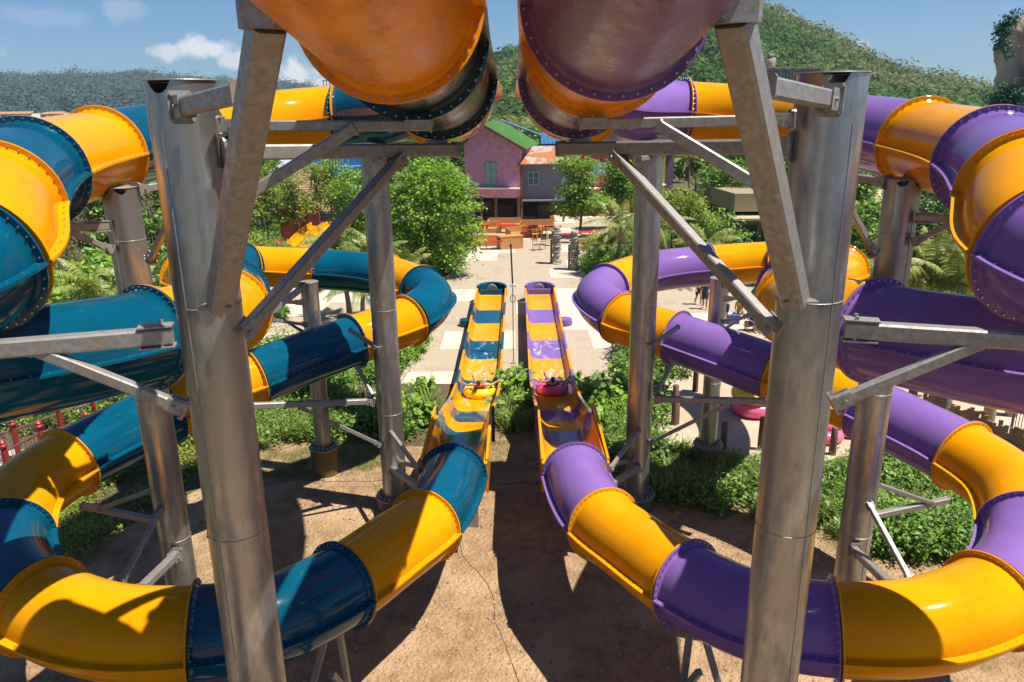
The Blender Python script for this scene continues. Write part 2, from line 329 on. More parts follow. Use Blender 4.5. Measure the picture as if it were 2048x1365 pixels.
# (point, is_joint, colour of the section that follows on left / right)
J = [((-.95, -7, Zc(3.1)), 1, B_), ((-.95, -3.6, Zc(2.55)), 1, Y_), ((-.95, -.1, Zc(1.98)), 1, B_), ((-.95, 3.1, Zc(1.42)), 1, (Y_, B_)),
     (at(775, 8, d=6.45), 1, (B_, Y_)), (at(822, 82, d=8.0), 1, (B_, B_)), (at(876, 158, d=10.5), 1, Y_),
     ((-.97, 13.4, Zc(.18)), 0, 0), ((-1.45, 16.2, Zc(.02)), 1, B_), ((-2.6, 18.7, Zc(-.1)), 0, 0), (at(682, 231, d=19.2), 1, Y_),
     (at(540, 245, d=18.6), 0, 0), (at(395, 268, d=16.6), 1, B_), (at(300, 285, d=15.2), 0, 0), (at(205, 306, d=13.7), 1, Y_),
     (at(62, 347, d=11.2), 1, B_), (at(-12, 408, d=9.5), 1, Y_), (at(-62, 526, d=8.2), 1, B_),
     ((-6.2, 6.2, Zc(-1.85)), 1, Y_), ((-7.4, 4.6, Zc(-2.1)), 0, 0), ((-9.2, 4.5, Zc(-2.35)), 1, B_), ((-10.0, 6.0, Zc(-2.6)), 1, Y_), ((-9.1, 7.3, Zc(-2.8)), 0, 0), ((-7.7, 8.1, Zc(-2.95)), 1, B_),
     (at(0, 733, z=Zc(-3.12)), 0, 0), (at(296, 676, z=Zc(-3.3)), 1, Y_), (at(395, 648, z=Zc(-3.42)), 0, 0), (at(455, 622, z=Zc(-3.58)), 1, B_), (at(464, 590, z=Zc(-3.88)), 1, B_),
     ((-7.5, 19, Zc(-4.25)), 1, Y_), ((-9.4, 21.8, Zc(-4.65)), 1, B_), ((-9.85, 24.2, Zc(-5.0)), 0, 0), (at(500, 534, z=Zc(-5.28)), 1, Y_),
     (at(555, 535, z=Zc(-5.38)), 0, 0), (at(639, 539, z=Zc(-5.46)), 1, B_), (at(710, 544, z=Zc(-5.53)), 0, 0), (at(776, 554, z=Zc(-5.6)), 1, Y_), (at(842, 578, z=Zc(-5.72)), 1, B_),
     (at(862, 598, z=Zc(-5.86)), 0, 0), (at(816, 641, z=Zc(-6.1)), 1, Y_), (at(705, 682, z=Zc(-6.35)), 1, B_), (at(606, 718, z=Zc(-6.47)), 0, 0), (at(505, 757, z=Zc(-6.6)), 1, Y_),
     (at(420, 789, z=Zc(-6.73)), 0, 0), (at(334, 824, z=Zc(-6.85)), 1, B_), (at(240, 872, z=Zc(-6.98)), 0, 0), (at(140, 926, z=Zc(-7.12)), 1, Y_),
     (at(45, 995, z=Zc(-7.25)), 0, 0), (at(10, 1076, z=Zc(-7.38)), 1, B_), (at(20, 1150, z=Zc(-7.47)), 0, 0), (at(82, 1212, z=Zc(-7.57)), 1, Y_), (at(220, 1262, z=Zc(-7.7)), 0, 0),
     (at(389, 1265, z=Zc(-7.82)), 1, B_), (at(545, 1238, z=Zc(-7.93)), 0, 0), (at(684, 1172, z=Zc(-8.05)), 1, Y_), (at(780, 1105, z=Zc(-8.15)), 0, 0), (at(850, 1052, z=Zc(-8.24)), 1, B_),
     (at(886, 1000, z=Zc(-8.3)), 0, 0), ((-1.46, 16.55, Zc(-8.38)), 1, None)]
SUB = 10
SAMP, last = catmull([j[0] for j in J], SUB)
def frame(T):
    S = T.cross(Vector((0, 0, 1))).normalized(); return S, S.cross(T)
def sweep_part(mb, pts, prof, closed=True, mir=1):
    k = len(prof); vs = []
    for i, p in enumerate(pts):
        T = (pts[min(i + 1, len(pts) - 1)] - pts[max(i - 1, 0)]).normalized(); S, U = frame(T)
        vs += [p + S * a + U * b for a, b in prof]
    fs = [(i * k + j, i * k + (j + 1) % k, (i + 1) * k + (j + 1) % k, (i + 1) * k + j) for i in range(len(pts) - 1) for j in range(k if closed else k - 1)]
    mb.add(vs, fs)
    return vs
NS = 40
def circ(r, n=NS): return [(r * math.cos(2 * math.pi * i / n), r * math.sin(2 * math.pi * i / n)) for i in range(n)]
def hexbolt(mb, p, n, r=.017, h=.03, mi=1):
    n = n.normalized(); u = n.orthogonal().normalized(); w = n.cross(u)
    ring = [p + (u * math.cos(a) + w * math.sin(a)) * r for a in [math.pi / 3 * i for i in range(6)]]
    mb.add(ring + [q + n * h for q in ring], [(i, (i + 1) % 6, 6 + (i + 1) % 6, 6 + i) for i in range(6)] + [(6, 7, 8, 9, 10, 11)], mi)
def build_flume(side):
    nm = 'blue' if side < 0 else 'purple'
    root = thing('tube_slide', ('blue' if side < 0 else 'purple') + ' and yellow winding tube slide on the ' + ('left' if side < 0 else 'right') + ', ending in an open run-out trough', 'water slide')
    secs = []; curp = None
    for i in range(len(J) - 1):
        if J[i][1]:
            if curp: secs.append(curp)
            c = J[i][2]; c = c if isinstance(c, str) else c[0 if side < 0 else 1]
            curp = [c, []]
        curp[1] += SAMP[i]
    secs.append(curp)
    mx = lambda p: Vector((p.x * -side, p.y, p.z))
    for i, (c, pts) in enumerate(secs):
        nxt = secs[i + 1][1][0] if i + 1 < len(secs) else last
        pts = [mx(p) for p in pts + [nxt]]
        if len(pts) > 24: pts = pts[::2] if len(pts) % 2 else pts
        m = M[('yellow' if c == 'y' else nm) + ('_shaded' if i < 6 else '')]
        mb = MB(); sweep_part(mb, pts, circ(TR)); k0 = len(mb.v)
        inner = MB(); sweep_part(inner, pts, circ(TR - .025)); mb.add(inner.v, [f[::-1] for f in inner.f])
        n = len(pts) - 1
        body = mb.build('tube_section', m, root, True, 60)
        for e in (0, n):
            T = (pts[1] - pts[0]) if e == 0 else (pts[n] - pts[n - 1]); T.normalize(); sg = 1 if e == 0 else -1
            S, U = frame(T); p = pts[e] + T * sg * .003; fb = MB(); th = .03
            prof = [(TR - .02, 0), (FR, 0), (FR + .004, .004), (FR + .004, th - .004), (FR, th), (TR + .03, th), (TR - .02, th + .05)]
            vs = []; 
            for a in range(48):
                an = 2 * math.pi * a / 48; D = S * math.cos(an) + U * math.sin(an)
                vs += [p + D * r + T * sg * h for r, h in prof]
            q = len(prof); fs = []
            for a in range(48):
                b = (a + 1) % 48
                for j in range(q - 1):
                    f = (a * q + j, b * q + j, b * q + j + 1, a * q + j + 1); fs.append(f if sg < 0 else f[::-1])
            fb.add(vs, fs)
            nb = 40
            for a in range(nb):
                an = 2 * math.pi * (a + .5) / nb; D = S * math.cos(an) + U * math.sin(an)
                hexbolt(fb, p + D * (TR + .062) + T * sg * th, T * sg, .0125, .018)
            fb.build('flange', [m, M['bolt']], body, True, 35)
        a0 = -.02
        for sd in (-1, 1):
            sb = MB(); ca, sa = math.cos(a0) * sd, math.sin(a0)
            prof = [(TR * ca - .01 * sd, TR * sa - .022), ((TR + .115) * ca, (TR + .115) * sa - .018), ((TR + .115) * ca, (TR + .115) * sa + .018), (TR * ca - .01 * sd, TR * sa + .022)]
            sweep_part(sb, pts, prof if sd > 0 else prof[::-1])
            L = 0; acc = .1
            for k in range(n):
                seg = pts[k + 1] - pts[k]; sl_ = seg.length; T = seg.normalized(); S, U = frame(T)
                while acc < L + sl_:
                    f = (acc - L); hexbolt(sb, pts[k] + T * f + S * ((TR + .06) * ca) + U * ((TR + .06) * sa + .02), U, .010, .016); acc += .2
                L += sl_
            sb.build('seam_rib', [m, M['bolt']], body)
    # ---------------- open trough
    # stations: Y, x centre, floor z, half floor, half top, left h, right h
    cx = lambda y: 1.46 - .08 * min(1, max(0, (y - 16.5) / 10))
    st = [(16.58, -.0, .30, .715, .98), (19.9, -.08, .42, .73, .94), (21.3, -.26, .45, .72, .72), (22.6, -.5, .48, .72, .66), (24.3, -.82, .56, .74, .56), (26.6, -1.12, .62, .76, .5), (28.5, -1.22, .64, .77, .46), (31.2, -1.24, .64, .77, .44), (33.9, -1.24, .64, .77, .44), (36.9, -1.24, .64, .77, .44), (39.5, -1.24, .64, .77, .44), (42.9, -1.24, .64, .77, .44)]
    z0 = Zc(-9.09); cols = ['y', 'b', 'y', 'b', 'y', 'b', 'y', 'b', 'y', 'b', 'y']
    def ip(y):
        for a, b in zip(st, st[1:]):
            if y <= b[0] + 1e-6:
                t = (y - a[0]) / (b[0] - a[0]); return [a[k] + (b[k] - a[k]) * t for k in range(5)]
        return list(st[-1])
    for i in range(len(st) - 1):
        ys = [st[i][0] + (st[i + 1][0] - st[i][0]) * k / 6 for k in range(7)]; mb = MB(); rows = []
        for y in ys:
            _, dz, hf, ht, hh = ip(y); x = cx(y) * side; z = z0 + dz; row = []
            inner = [(hf * .0, 0), (hf * .8, 0), (hf, .04), (hf + (ht - hf) * .55, .16 * hh + .05), (hf + (ht - hf) * .9, .5 * hh), (ht, hh)]
            r = inner + [(ht + .09, hh), (ht + .09, hh - .03), (ht + .035, hh - .035), (ht + .035, .25 * hh), (hf + .1, -.05), (0, -.07)]
            full = [(a, b) for a, b in r] + [(-a, b) for a, b in r[::-1][1:-1]]
            rows.append([(x + a, y, z + b) for a, b in full])
        k = len(rows[0]); vs = [p for r_ in rows for p in r_]
        fs = [(a * k + j, (a + 1) * k + j, (a + 1) * k + (j + 1) % k, a * k + (j + 1) % k) for a in range(6) for j in range(k)]
        fs += [tuple(range(k)), tuple(range(6 * k + k - 1, 6 * k - 1, -1))]
        mb.add(vs, fs)
        m = M['yellow'] if cols[i] == 'y' else M[nm]
        if i == 0:
            for sg in (-1, 1):   # tall outer panels beside the tube mouth
                mb.prism([(cx(16.6) * side + sg * a, y) for a, y in ((.76, 16.75), (.82, 16.75), (.82, 20.2), (.76, 20.2))][::sg], z0 + .12, z0 + 1.02)
        if i == 1:
            for sg in (-1, 1):
                mb.rod([(cx(20.3) * side + sg * .80, 20.24, z0 - .1), (cx(20.3) * side + sg * .80, 20.26, z0 + .98), (cx(20.3) * side + sg * .79, 20.5, z0 + .85)], .055, 8)
        mb.build('trough_section', m, root, True, 30)
    # rounded end wall with bench and hatch
    x = 1.38 * side; zf = z0 - 1.24; mb = MB(); ye = 42.95
    n = 18; vs = []
    for k in range(n + 1):
        a = math.pi * k / n; c_, s_ = math.cos(a), math.sin(a)
        for rr_, zz in ((.72, 0), (.74, .52), (.86, .54), (.88, .1), (.88, -.1)): vs.append((x + c_ * rr_, ye + s_ * rr_ * 1.35, zf + zz))
    mb.add(vs, [(k * 5 + j, (k + 1) * 5 + j, (k + 1) * 5 + j + 1, k * 5 + j + 1) for k in range(n) for j in range(4)])
    mb.add([(x - .75, ye, zf + .01), (x + .75, ye, zf + .01), (x + .7, ye + 1.1, zf + .02), (x - .7, ye + 1.1, zf + .02)], [(0, 1, 2, 3)])
    mb.box((x, ye + .12, zf + .16), (1.3, .18, .3))
    arch = [(x + .34 * math.cos(math.pi * k / 12), zf + .34 * math.sin(math.pi * k / 12) * 1.3 + .02) for k in range(13)]
    mb.build('end_wall', M[nm], root, True, 35)
    hb = MB(); hb.add([(a, ye + .62, b) for a, b in arch] + [(a, ye + .60 + .5 * (b - zf), b + .02) for a, b in arch], [tuple(range(12, -1, -1))] + [(k, k + 1, 14 + k, 13 + k) for k in range(12)])
    hb.build('grille', M['steel2'], root)
    sp = MB(); sp.lathe((x + side * 1.12, 38.2, .02), [(.42, 0), (.45, .1), (.4, .32), (.1, .34)], 18); sp.build('side_step', M[nm], root, True)
    wt = MB()
    for y in (18.3, 21.5, 24.5): wt.box((cx(y) * side, y, .35), (.9, .12, 1.1 if y < 20 else .7)); 
    for y in (29, 33, 37, 41): wt.box((1.38 * side, y, .14), (1.1, .14, .28))
    wt.build('trough_support', M['steel2'], root)
    return root
slideL = build_flume(-1); slideR = build_flume(1)
# splashing water in the troughs
M['water'] = mat('white_water', (.75, .8, .82), .25, var=.3, vscale=9, bump=.6, bscale=18, trans=.2)
M['wet'] = mat('thin_water', (.5, .6, .6), .05)
_t = M['wet'].node_tree; _p = _t.nodes['Principled BSDF']; _p.inputs['Transmission Weight'].default_value = 1; _p.inputs['IOR'].default_value = 1.15; _p.inputs['Base Color'].default_value = (.95, .98, 1, 1)
def foam(side, y0, y1, lab, seed, x0=-.6, x1=.6):
    m = mat('foam_%d' % seed, (.85, .88, .9), .3); t = m.node_tree; p = t.nodes['Principled BSDF']; tcn = N(t, 'ShaderNodeTexCoord'); mp_ = N(t, 'ShaderNodeMapping'); mp_.inputs['Scale'].default_value = (1.6, .55, 1); mp_.inputs['Location'].default_value = (seed * 3.1, seed * 1.7, 0)
    nn = N(t, 'ShaderNodeTexNoise'); nn.inputs['Scale'].default_value = 1.5; nn.inputs['Detail'].default_value = 9; nn.inputs['Roughness'].default_value = .72; nn.inputs['Distortion'].default_value = 1.2
    t.links.new(tcn.outputs['Object'], mp_.inputs[0]); t.links.new(mp_.outputs[0], nn.inputs[0]); mr = N(t, 'ShaderNodeMapRange'); mr.inputs[1].default_value = .53; mr.inputs[2].default_value = .72; mr.inputs[4].default_value = .9
    t.links.new(nn.outputs[0], mr.inputs[0]); t.links.new(mr.outputs[0], p.inputs['Alpha'])
    cxs = 1.38 * side; nx, ny = 12, 40; rng = np.random.default_rng(seed); mb = MB(); vs = []
    for j in range(ny + 1):
        y = y0 + (y1 - y0) * j / ny; dz = ip_z(y)
        for i in range(nx + 1):
            u = x0 + (x1 - x0) * i / nx; vs.append((cxs + u, y, dz + .03 + .035 * math.sin(u * 9 + y * 5) * rng.random() + (.05 if abs(u) > .55 else 0)))
    mb.add(vs, [(j * (nx + 1) + i, j * (nx + 1) + i + 1, (j + 1) * (nx + 1) + i + 1, (j + 1) * (nx + 1) + i) for j in range(ny) for i in range(nx)])
    tag(mb.build('splashing_water', m, None, True), lab, 'water', kind='stuff')
def ip_z(y): return Zc(-9.09) + float(np.interp(y, [22.6, 24.3, 26.6, 28.5, 31.2], [-.5, -.82, -1.12, -1.22, -1.24]))
foam(-1, 24.0, 34.5, 'white streaks of water running down the left blue and yellow trough', 1)
foam(1, 26.8, 34.5, 'white streaks of water running down the right purple and yellow trough', 2)
# ---------------------------------------------------------------- steel columns and arms
def mp(p, s): return Vector((p[0] * -s, p[1], p[2]))
def column(s, x, y, r, ztop, lab, notch=0, base=None, arms=(), cap=0, zfoot=0):
    root = thing('support_column', lab, 'steel column', (0, 0, 0)); root.location = (0, 0, 0)
    x = x * -s; mb = MB(); n = 48; nt = 26; vs = []; hh = .125 * (r / .36)
    # pipe with two pairs of semicircular notches cut at the top rim
    zl = [zfoot, ztop - .9, ztop - .3]
    def rimz(a, zc):
        if not notch: return zc
        d = min(abs((a - na + math.pi) % (2 * math.pi) - math.pi) for na in notch); w = .33
        return zc - (math.sqrt(max(0, 1 - (d / w) ** 2)) * hh if d < w else 0)
    for rr_ in (r, r - .018):
        rows = zl if rr_ == r else zl[::-1]
    for zc in zl: vs += [(x + r * math.cos(2 * math.pi * j / n), y + r * math.sin(2 * math.pi * j / n), zc) for j in range(n)]
    vs += [(x + r * math.cos(2 * math.pi * j / n), y + r * math.sin(2 * math.pi * j / n), rimz(2 * math.pi * j / n, ztop)) for j in range(n)]
    ri = r - .02
    vs += [(x + ri * math.cos(2 * math.pi * j / n), y + ri * math.sin(2 * math.pi * j / n), rimz(2 * math.pi * j / n, ztop)) for j in range(n)]
    vs += [(x + ri * math.cos(2 * math.pi * j / n), y + ri * math.sin(2 * math.pi * j / n), ztop - 1.5) for j in range(n)]
    fs = [(i * n + j, i * n + (j + 1) % n, (i + 1) * n + (j + 1) % n, (i + 1) * n + j) for i in range(5) for j in range(n)] + [tuple(range(5 * n, 6 * n))]
    mb.add(vs, fs)
    mb.build('pipe', M['steel'], root, True, 50)
    wb = MB()
    for zz in [z for z in (2.9, 5.8, 8.7) if z < ztop - .8]: wb.lathe((x, y, zz), [(r - .005, -.012), (r + .006, -.004), (r + .006, .004), (r - .005, .012)], 48)
    va = -1.9 if s < 0 else -1.2; wb.rod([(x + r * math.cos(va), y + r * math.sin(va), zfoot), (x + r * math.cos(va), y + r * math.sin(va), ztop - .5)], .008, 6)
    wb.build('weld_seam', M['steel2'], root, True)
    if notch or cap:
        cb = MB(); cb.lathe((x, y, ztop + .002), [(r + .012, 0), (r + .016, .006), (r + .012, .014)], 40); cb.build('cap_plate', M['steel2'], root, True)
    if base:
        br, bh = base
        bb = MB(); bb.lathe((x, y, 0), [(br, 0), (br, bh - .03), (br - .03, bh)], 28); bb.build('concrete_footing', M['footing'], root, True, 40)
        fb = MB(); fb.lathe((x, y, bh), [(r + .19, 0), (r + .2, .01), (r + .2, .04), (r + .01, .045)], 28)
        for k in range(18):
            a = 2 * math.pi * k / 18; hexbolt(fb, Vector((x + (r + .12) * math.cos(a), y + (r + .12) * math.sin(a), bh + .045)), Vector((0, 0, 1)), .03, .09, 0)
            fb.box((x + (r + .02) * math.cos(a + .17), y + (r + .02) * math.sin(a + .17), bh + .1), (.06, .012, .12), rz=a + .17)
        fb.build('base_plate', M['steel2'], root)
    for k, arm in enumerate(arms):
        nm, p, q, w, h = arm[:5]; p = mp(p, s); q = mp(q, s)
        ab = MB(); ab.beam(p, q, w, h)
        if 'clamp' in arm[5:]:
            T = (q - p).normalized(); S = T.cross(Vector((0, 0, 1))).normalized()
            for dz in (-h * .62, h * .62):
                ab.beam(p - T * .02 + Vector((0, 0, dz)), p + T * .32 + Vector((0, 0, dz)), w * 1.15, .022)
                for ds in (-.35, .35): hexbolt(ab, p + T * .1 + S * (w * ds) + Vector((0, 0, dz + .01)), Vector((0, 0, 1)), .022, .035, 0)
        if 'open' in arm[5:]:
            T = (q - p).normalized(); S = T.cross(Vector((0, 0, 1))).normalized(); U = S.cross(T); e = q + T * .003
            ab.add([e + S * (a * w * .4) + U * (b * h * .4) for a, b in ((-1, -1), (1, -1), (1, 1), (-1, 1))], [(0, 1, 2, 3)], 1)
        if 'openp' in arm[5:]:
            e = p - Vector((0, 0, .003)); ab.add([e + Vector((a * w * .42, b * h * .42, 0)) for a, b in ((-1, -1), (1, -1), (1, 1), (-1, 1))], [(0, 1, 2, 3)], 1)
        if 'plate' in arm[5:]:
            T = (q - p).normalized(); S = T.cross(Vector((0, 0, 1))).normalized()
            for e, sg in ((p, 1), (q, -1)):
                for ds in (-1, 1): ab.beam(e - T * sg * .10 + S * (ds * w * .55), e + T * sg * .12 + S * (ds * w * .55), .015, h * 1.25)
                for ds in (-1, 1): hexbolt(ab, e - T * sg * .03 + S * (ds * (w * .55 + .008)), S * ds, .03, .03, 0)
        if len(arm) == 6 and arm[5] == 0 and nm not in ('beam_head', 'seat_plate', 'inclined_beam', 'cross_arm'):
            T = (q - p).normalized(); S = T.cross(Vector((0, 0, 1))).normalized(); U = S.cross(T)
            ab.beam(p - T * .012, p + T * .012, w * 1.7, h * 1.9)
            for ds in (-1, 1):
                ab.beam(p + S * (ds * (w * .5 + .008)), p + T * .2 + S * (ds * (w * .5 + .008)), .014, h * 1.25)
                hexbolt(ab, p + T * .12 + S * (ds * (w * .5 + .015)), S * ds, .02, .03, 0)
            for a_ in (-.65, .65):
                for b_ in (-.75, .75): hexbolt(ab, p + T * .012 + S * (a_ * w) + U * (b_ * h), T, .016, .025, 0)
            ab.beam(q - T * .01, q + T * .012, w * 1.25, h * 1.25)
        ab.build(nm, [M['steel2'], M['dark']], root, False)
    return root
M['footing'] = mat('painted_footing', (.17, .115, .035), .6, col2=(.10, .065, .025), vscale=3, bump=.2, bscale=8)
NTCH = [-math.pi / 2 - .25, math.pi / 2]
for s in (-1, 1):
    L = 'left' if s < 0 else 'right'; col = 'blue' if s < 0 else 'purple'
    c1 = (-3.43, 8.5)
    A = lambda px, py, d: at(px, py, d=d)
    arms = [('inclined_beam', A(440, 612, 7.75), A(533, 48, 5.45), .235, .235, 0),
            ('beam_head', A(528, 60, 5.42), Vector((A(528, 60, 5.42).x, A(528, 60, 5.42).y - .0, A(528, 60, 5.42).z + .8)), .30, .25, 0),
            ('cross_arm', A(585, 50, 5.15), A(585, 50, 5.15) + Vector((0, 0, .75)), .22, .22, 'openp'),
            ('seat_plate', A(405, 612, 7.78), A(470, 612, 7.7), .2, .03, 0),
            ('tie_arm', A(362, 215, 7.65), A(482, 186, 6.5), .15, .17, 0),
            ('ring_arm', A(440, 252, 8.0), A(862, 252, 8.2), .11, .11, 0),
            ('ring_arm', A(440, 306, 8.3), A(912, 300, 10.5), .17, .17, 0),
            ('arm_brace', A(478, 402, 8.0), A(706, 258, 8.1), .12, .12, 0),
            ('arm_brace', A(492, 660, 7.95), A(795, 322, 9.8), .13, .13, 'plate'),
            ('outrigger_arm', A(345, 670, 8.05), A(-60, 703, 7.6), .16, .18, 'clamp'),
            ('outrigger_brace', A(372, 818, 8.1), A(70, 700, 7.75), .11, .12, 0),
            ('low_strut', A(520, 832, 8.3), A(520, 832, 8.3) + Vector((.2, .2, 0)), .1, .1, 0)]
    arms = arms[:-1]
    arms += [('ring_saddle', A(838, 240, 8.1), A(838, 240, 8.1) - Vector((0, 0, .08)), .3, .12, 1), ('ring_saddle', A(872, 281, 10.5), A(872, 281, 10.5) - Vector((0, 0, .1)), .3, .14, 1)]
    column(s, *c1, .36, Zc(.30), 'largest galvanised pipe column on the %s, with an inclined square beam bolted to its front' % L, NTCH, None, arms)
    arms = [('ring_arm', A(272, 380, 13.0), A(360, 366, 13.8), .13, .13, 0), ('ring_arm', A(214, 452, 12.8), A(75, 458, 11.8), .13, .13, 'clamp'), ('arm_brace', A(222, 500, 12.9), A(128, 458, 12.2), .09, .09, 0),
            ('ring_arm', A(335, 1046, 14.6), A(165, 1012, 15.2), .12, .12, 0), ('arm_brace', A(318, 975, 14.5), A(200, 1018, 15.0), .08, .08, 0), ('pipe_strut', A(322, 1018, 14.4), A(240, 1172, 13.2), .09, .09, 'plate'), ('square_strut', A(352, 1110, 14.6), A(282, 1178, 13.2), .15, .15, 0),
            ('arm_brace', A(300, 520, 12.6), A(345, 430, 12.0), .1, .1, 0)]
    column(s, -6.6, 13.1, .29, Zc(-1.22), 'galvanised pipe column on the far %s, carrying the outer %s loop with short clamped arms' % (L, col), [-math.pi / 2 - .5, -math.pi / 2 + .5, math.pi / 2], (.5, .4), arms)
    arms = [('low_arm', A(745, 803, 20.5), A(505, 812, 18.6), .15, .15, 0), ('arm_brace', A(760, 890, 20.9), A(600, 815, 19.3), .08, .1, 0),
            ('bolted_strut', A(780, 862, 20.8), A(838, 940, 18.7), .1, .1, 'plate'), ('bolted_strut', A(786, 938, 21.1), A(838, 975, 18.6), .16, .16, 0), ('low_arm', A(800, 925, 21.2), A(850, 938, 19.2), .1, .1, 0),
            ('high_arm', A(748, 320, 18.7), A(748, 320, 18.7) + Vector((.4, -.8, 0)), .12, .12, 0), ('arm_brace', A(760, 700, 20.0), A(700, 660, 20.6), .1, .1, 0), ('saddle_brace', A(745, 790, 20.4), A(715, 735, 20.6), .1, .1, 0)]
    column(s, -3.4, 19.4, .335, Zc(-1.0), 'galvanised pipe column on a low round footing just %s of the mouth of the %s tube' % (L, col), None, (.52, .35), arms)
    foot = at(652, 945, z=0)
    arms = [('saddle_arm', A(606, 575, foot.y), A(500, 655, foot.y - 3), .13, .16, 0), ('saddle_arm', A(608, 606, foot.y), A(566, 604, foot.y - .8), .1, .1, 'clamp'), ('arm_brace', A(612, 668, foot.y), A(548, 628, foot.y - .6), .08, .08, 0), ('arm_brace', A(612, 650, foot.y), A(545, 640, foot.y - 2), .08, .08, 0)]
    column(s, foot.x, foot.y, .25, Zc(-4.75), 'slim galvanised pipe column on a tall painted footing below the far %s loop' % col, None, (.42, .85), arms, cap=1)
    # low trestles under the lowest bend
    tb = thing('slide_trestle', 'dark steel A-shaped trestle on the dirt under the lowest %s section' % col, 'steel trestle')
    jc = at(684, 1172, z=Zc(-8.05)); tp = Vector((jc.x - .25, jc.y - .12, Zc(-8.72)))
    for p, q in ((tp, at(610, 1430, z=0)), (tp + Vector((.12, .1, 0)), at(700, 1400, z=0)), (tp - Vector((.05, .0, 1.1)), Vector((tp.x + .1, tp.y + .5, .1)))):
        MB().beam(mp(p, s), mp(q, s), .12, .12).build('leg', M['steel2'], tb)
# ---------------------------------------------------------------- ground, plaza
def G(px, py): return at(px, py, z=0)
def GP(pts): return [G(*p) for p in pts]
mb = MB(); mb.add([(-2500, -200, 0), (2500, -200, 0), (2500, 5000, 0), (-2500, 5000, 0)], [(0, 1, 2, 3)]); struct('ground', mb, M['lawn'])
def sheet(name, pts, z, m, curb=None):
    P = pts; mb = MB(); mb.add([(p[0], p[1], z) for p in P], [tuple(range(len(P)))])
    o = tag(mb.build(name, m), kind='structure')
    a = o.data.polygons[0]
    if a.normal.z < 0: o.data.flip_normals()
    return o
def inpoly(poly, n, rng):
    P = np.array([(p[0], p[1]) for p in poly]); lo, hi = P.min(0), P.max(0); out = np.zeros((0, 2))
    while len(out) < n:
        q = rng.uniform(lo, hi, (n * 2, 2)); ins = np.zeros(len(q), bool); j = len(P) - 1
        for i in range(len(P)):
            c = ((P[i, 1] > q[:, 1]) != (P[j, 1] > q[:, 1])) & (q[:, 0] < (P[j, 0] - P[i, 0]) * (q[:, 1] - P[i, 1]) / (P[j, 1] - P[i, 1] + 1e-12) + P[i, 0]); ins ^= c; j = i
        out = np.concatenate([out, q[ins]])
    return out[:n]
yardp = [(-14, -14), (14, -14), (14.5, 8), (13, 15.5), (12, 17.2), (8, 21.5), (6, 23.2), (3, 23.8), (1, 25.2), (-1, 25.2), (-3, 23.4), (-6, 23.6), (-8.5, 24.2), (-9.2, 21), (-10.5, 18.5), (-12.5, 16), (-14, 13)]
sheet('dirt_yard', yardp, .005, M['dirt'])
M['paver'] = mat('pavers', (.62, .50, .38), .8)
def paver_nodes(m, c1, c2, c3, w=3.6, h=3.1):
    t = m.node_tree; p = t.nodes['Principled BSDF']; tcn = N(t, 'ShaderNodeTexCoord')
    br = N(t, 'ShaderNodeTexBrick'); br.offset = .37; br.inputs['Color1'].default_value = (0, 0, 0, 1); br.inputs['Color2'].default_value = (1, 1, 1, 1); br.inputs['Mortar'].default_value = (.5, .5, .5, 1)
    for k, v in (('Scale', 1), ('Mortar Size', .018), ('Brick Width', w), ('Row Height', h), ('Bias', 0)): br.inputs[k].default_value = v
    t.links.new(tcn.outputs['Object'], br.inputs[0])
    cr = N(t, 'ShaderNodeValToRGB'); cr.color_ramp.interpolation = 'CONSTANT'; e = cr.color_ramp.elements; e[0].color = (*c1, 1); e[1].color = (*c2, 1); e[1].position = .60
    t.links.new(br.outputs[0], cr.inputs[0])
    mo = N(t, 'ShaderNodeMix', data_type='RGBA'); mo.inputs[7].default_value = (.30, .23, .17, 1); t.links.new(br.outputs['Fac'], mo.inputs[0]); t.links.new(cr.outputs[0], mo.inputs[6])
    nz = N(t, 'ShaderNodeTexNoise'); nz.inputs['Scale'].default_value = .55; nz.inputs['Detail'].default_value = 9; nz.inputs['Roughness'].default_value = .62; t.links.new(tcn.outputs['Object'], nz.inputs[0])
    mr = N(t, 'ShaderNodeMapRange'); mr.inputs[1].default_value = .55; mr.inputs[2].default_value = .68; mr.inputs[4].default_value = .55; t.links.new(nz.outputs[0], mr.inputs[0])
    st = N(t, 'ShaderNodeMix', data_type='RGBA'); st.inputs[7].default_value = (*c3, 1); t.links.new(mr.outputs[0], st.inputs[0]); t.links.new(mo.outputs[2], st.inputs[6])
    n2 = N(t, 'ShaderNodeTexNoise'); n2.inputs['Scale'].default_value = 6; n2.inputs['Detail'].default_value = 6; t.links.new(tcn.outputs['Object'], n2.inputs[0])
    hs = N(t, 'ShaderNodeHueSaturation'); r2 = N(t, 'ShaderNodeMapRange'); r2.inputs[1].default_value = .3; r2.inputs[2].default_value = .7; r2.inputs[3].default_value = .88; r2.inputs[4].default_value = 1.1
    t.links.new(n2.outputs[0], r2.inputs[0]); t.links.new(r2.outputs[0], hs.inputs['Value']); t.links.new(st.outputs[2], hs.inputs['Color']); t.links.new(hs.outputs[0], p.inputs['Base Color'])
paver_nodes(M['paver'], (.40, .325, .235), (.57, .51, .41), (.27, .20, .13))
M['path'] = mat('sand_concrete', (.47, .365, .265), .85, col2=(.40, .30, .21), vscale=.8, col3=(.52, .42, .32), bump=.1, bscale=20)
plaza = GP([(800, 768), (1250, 772), (1228, 690), (1340, 650), (1500, 660), (1700, 640), (1800, 600), (1500, 575), (1300, 560), (1190, 560), (1165, 545), (1185, 500), (1240, 470), (1420, 428), (880, 428), (935, 500), (920, 530), (880, 562), (700, 573), (470, 573), (500, 700), (700, 705), (840, 690)])
sheet('plaza', plaza, .012, M['paver'])
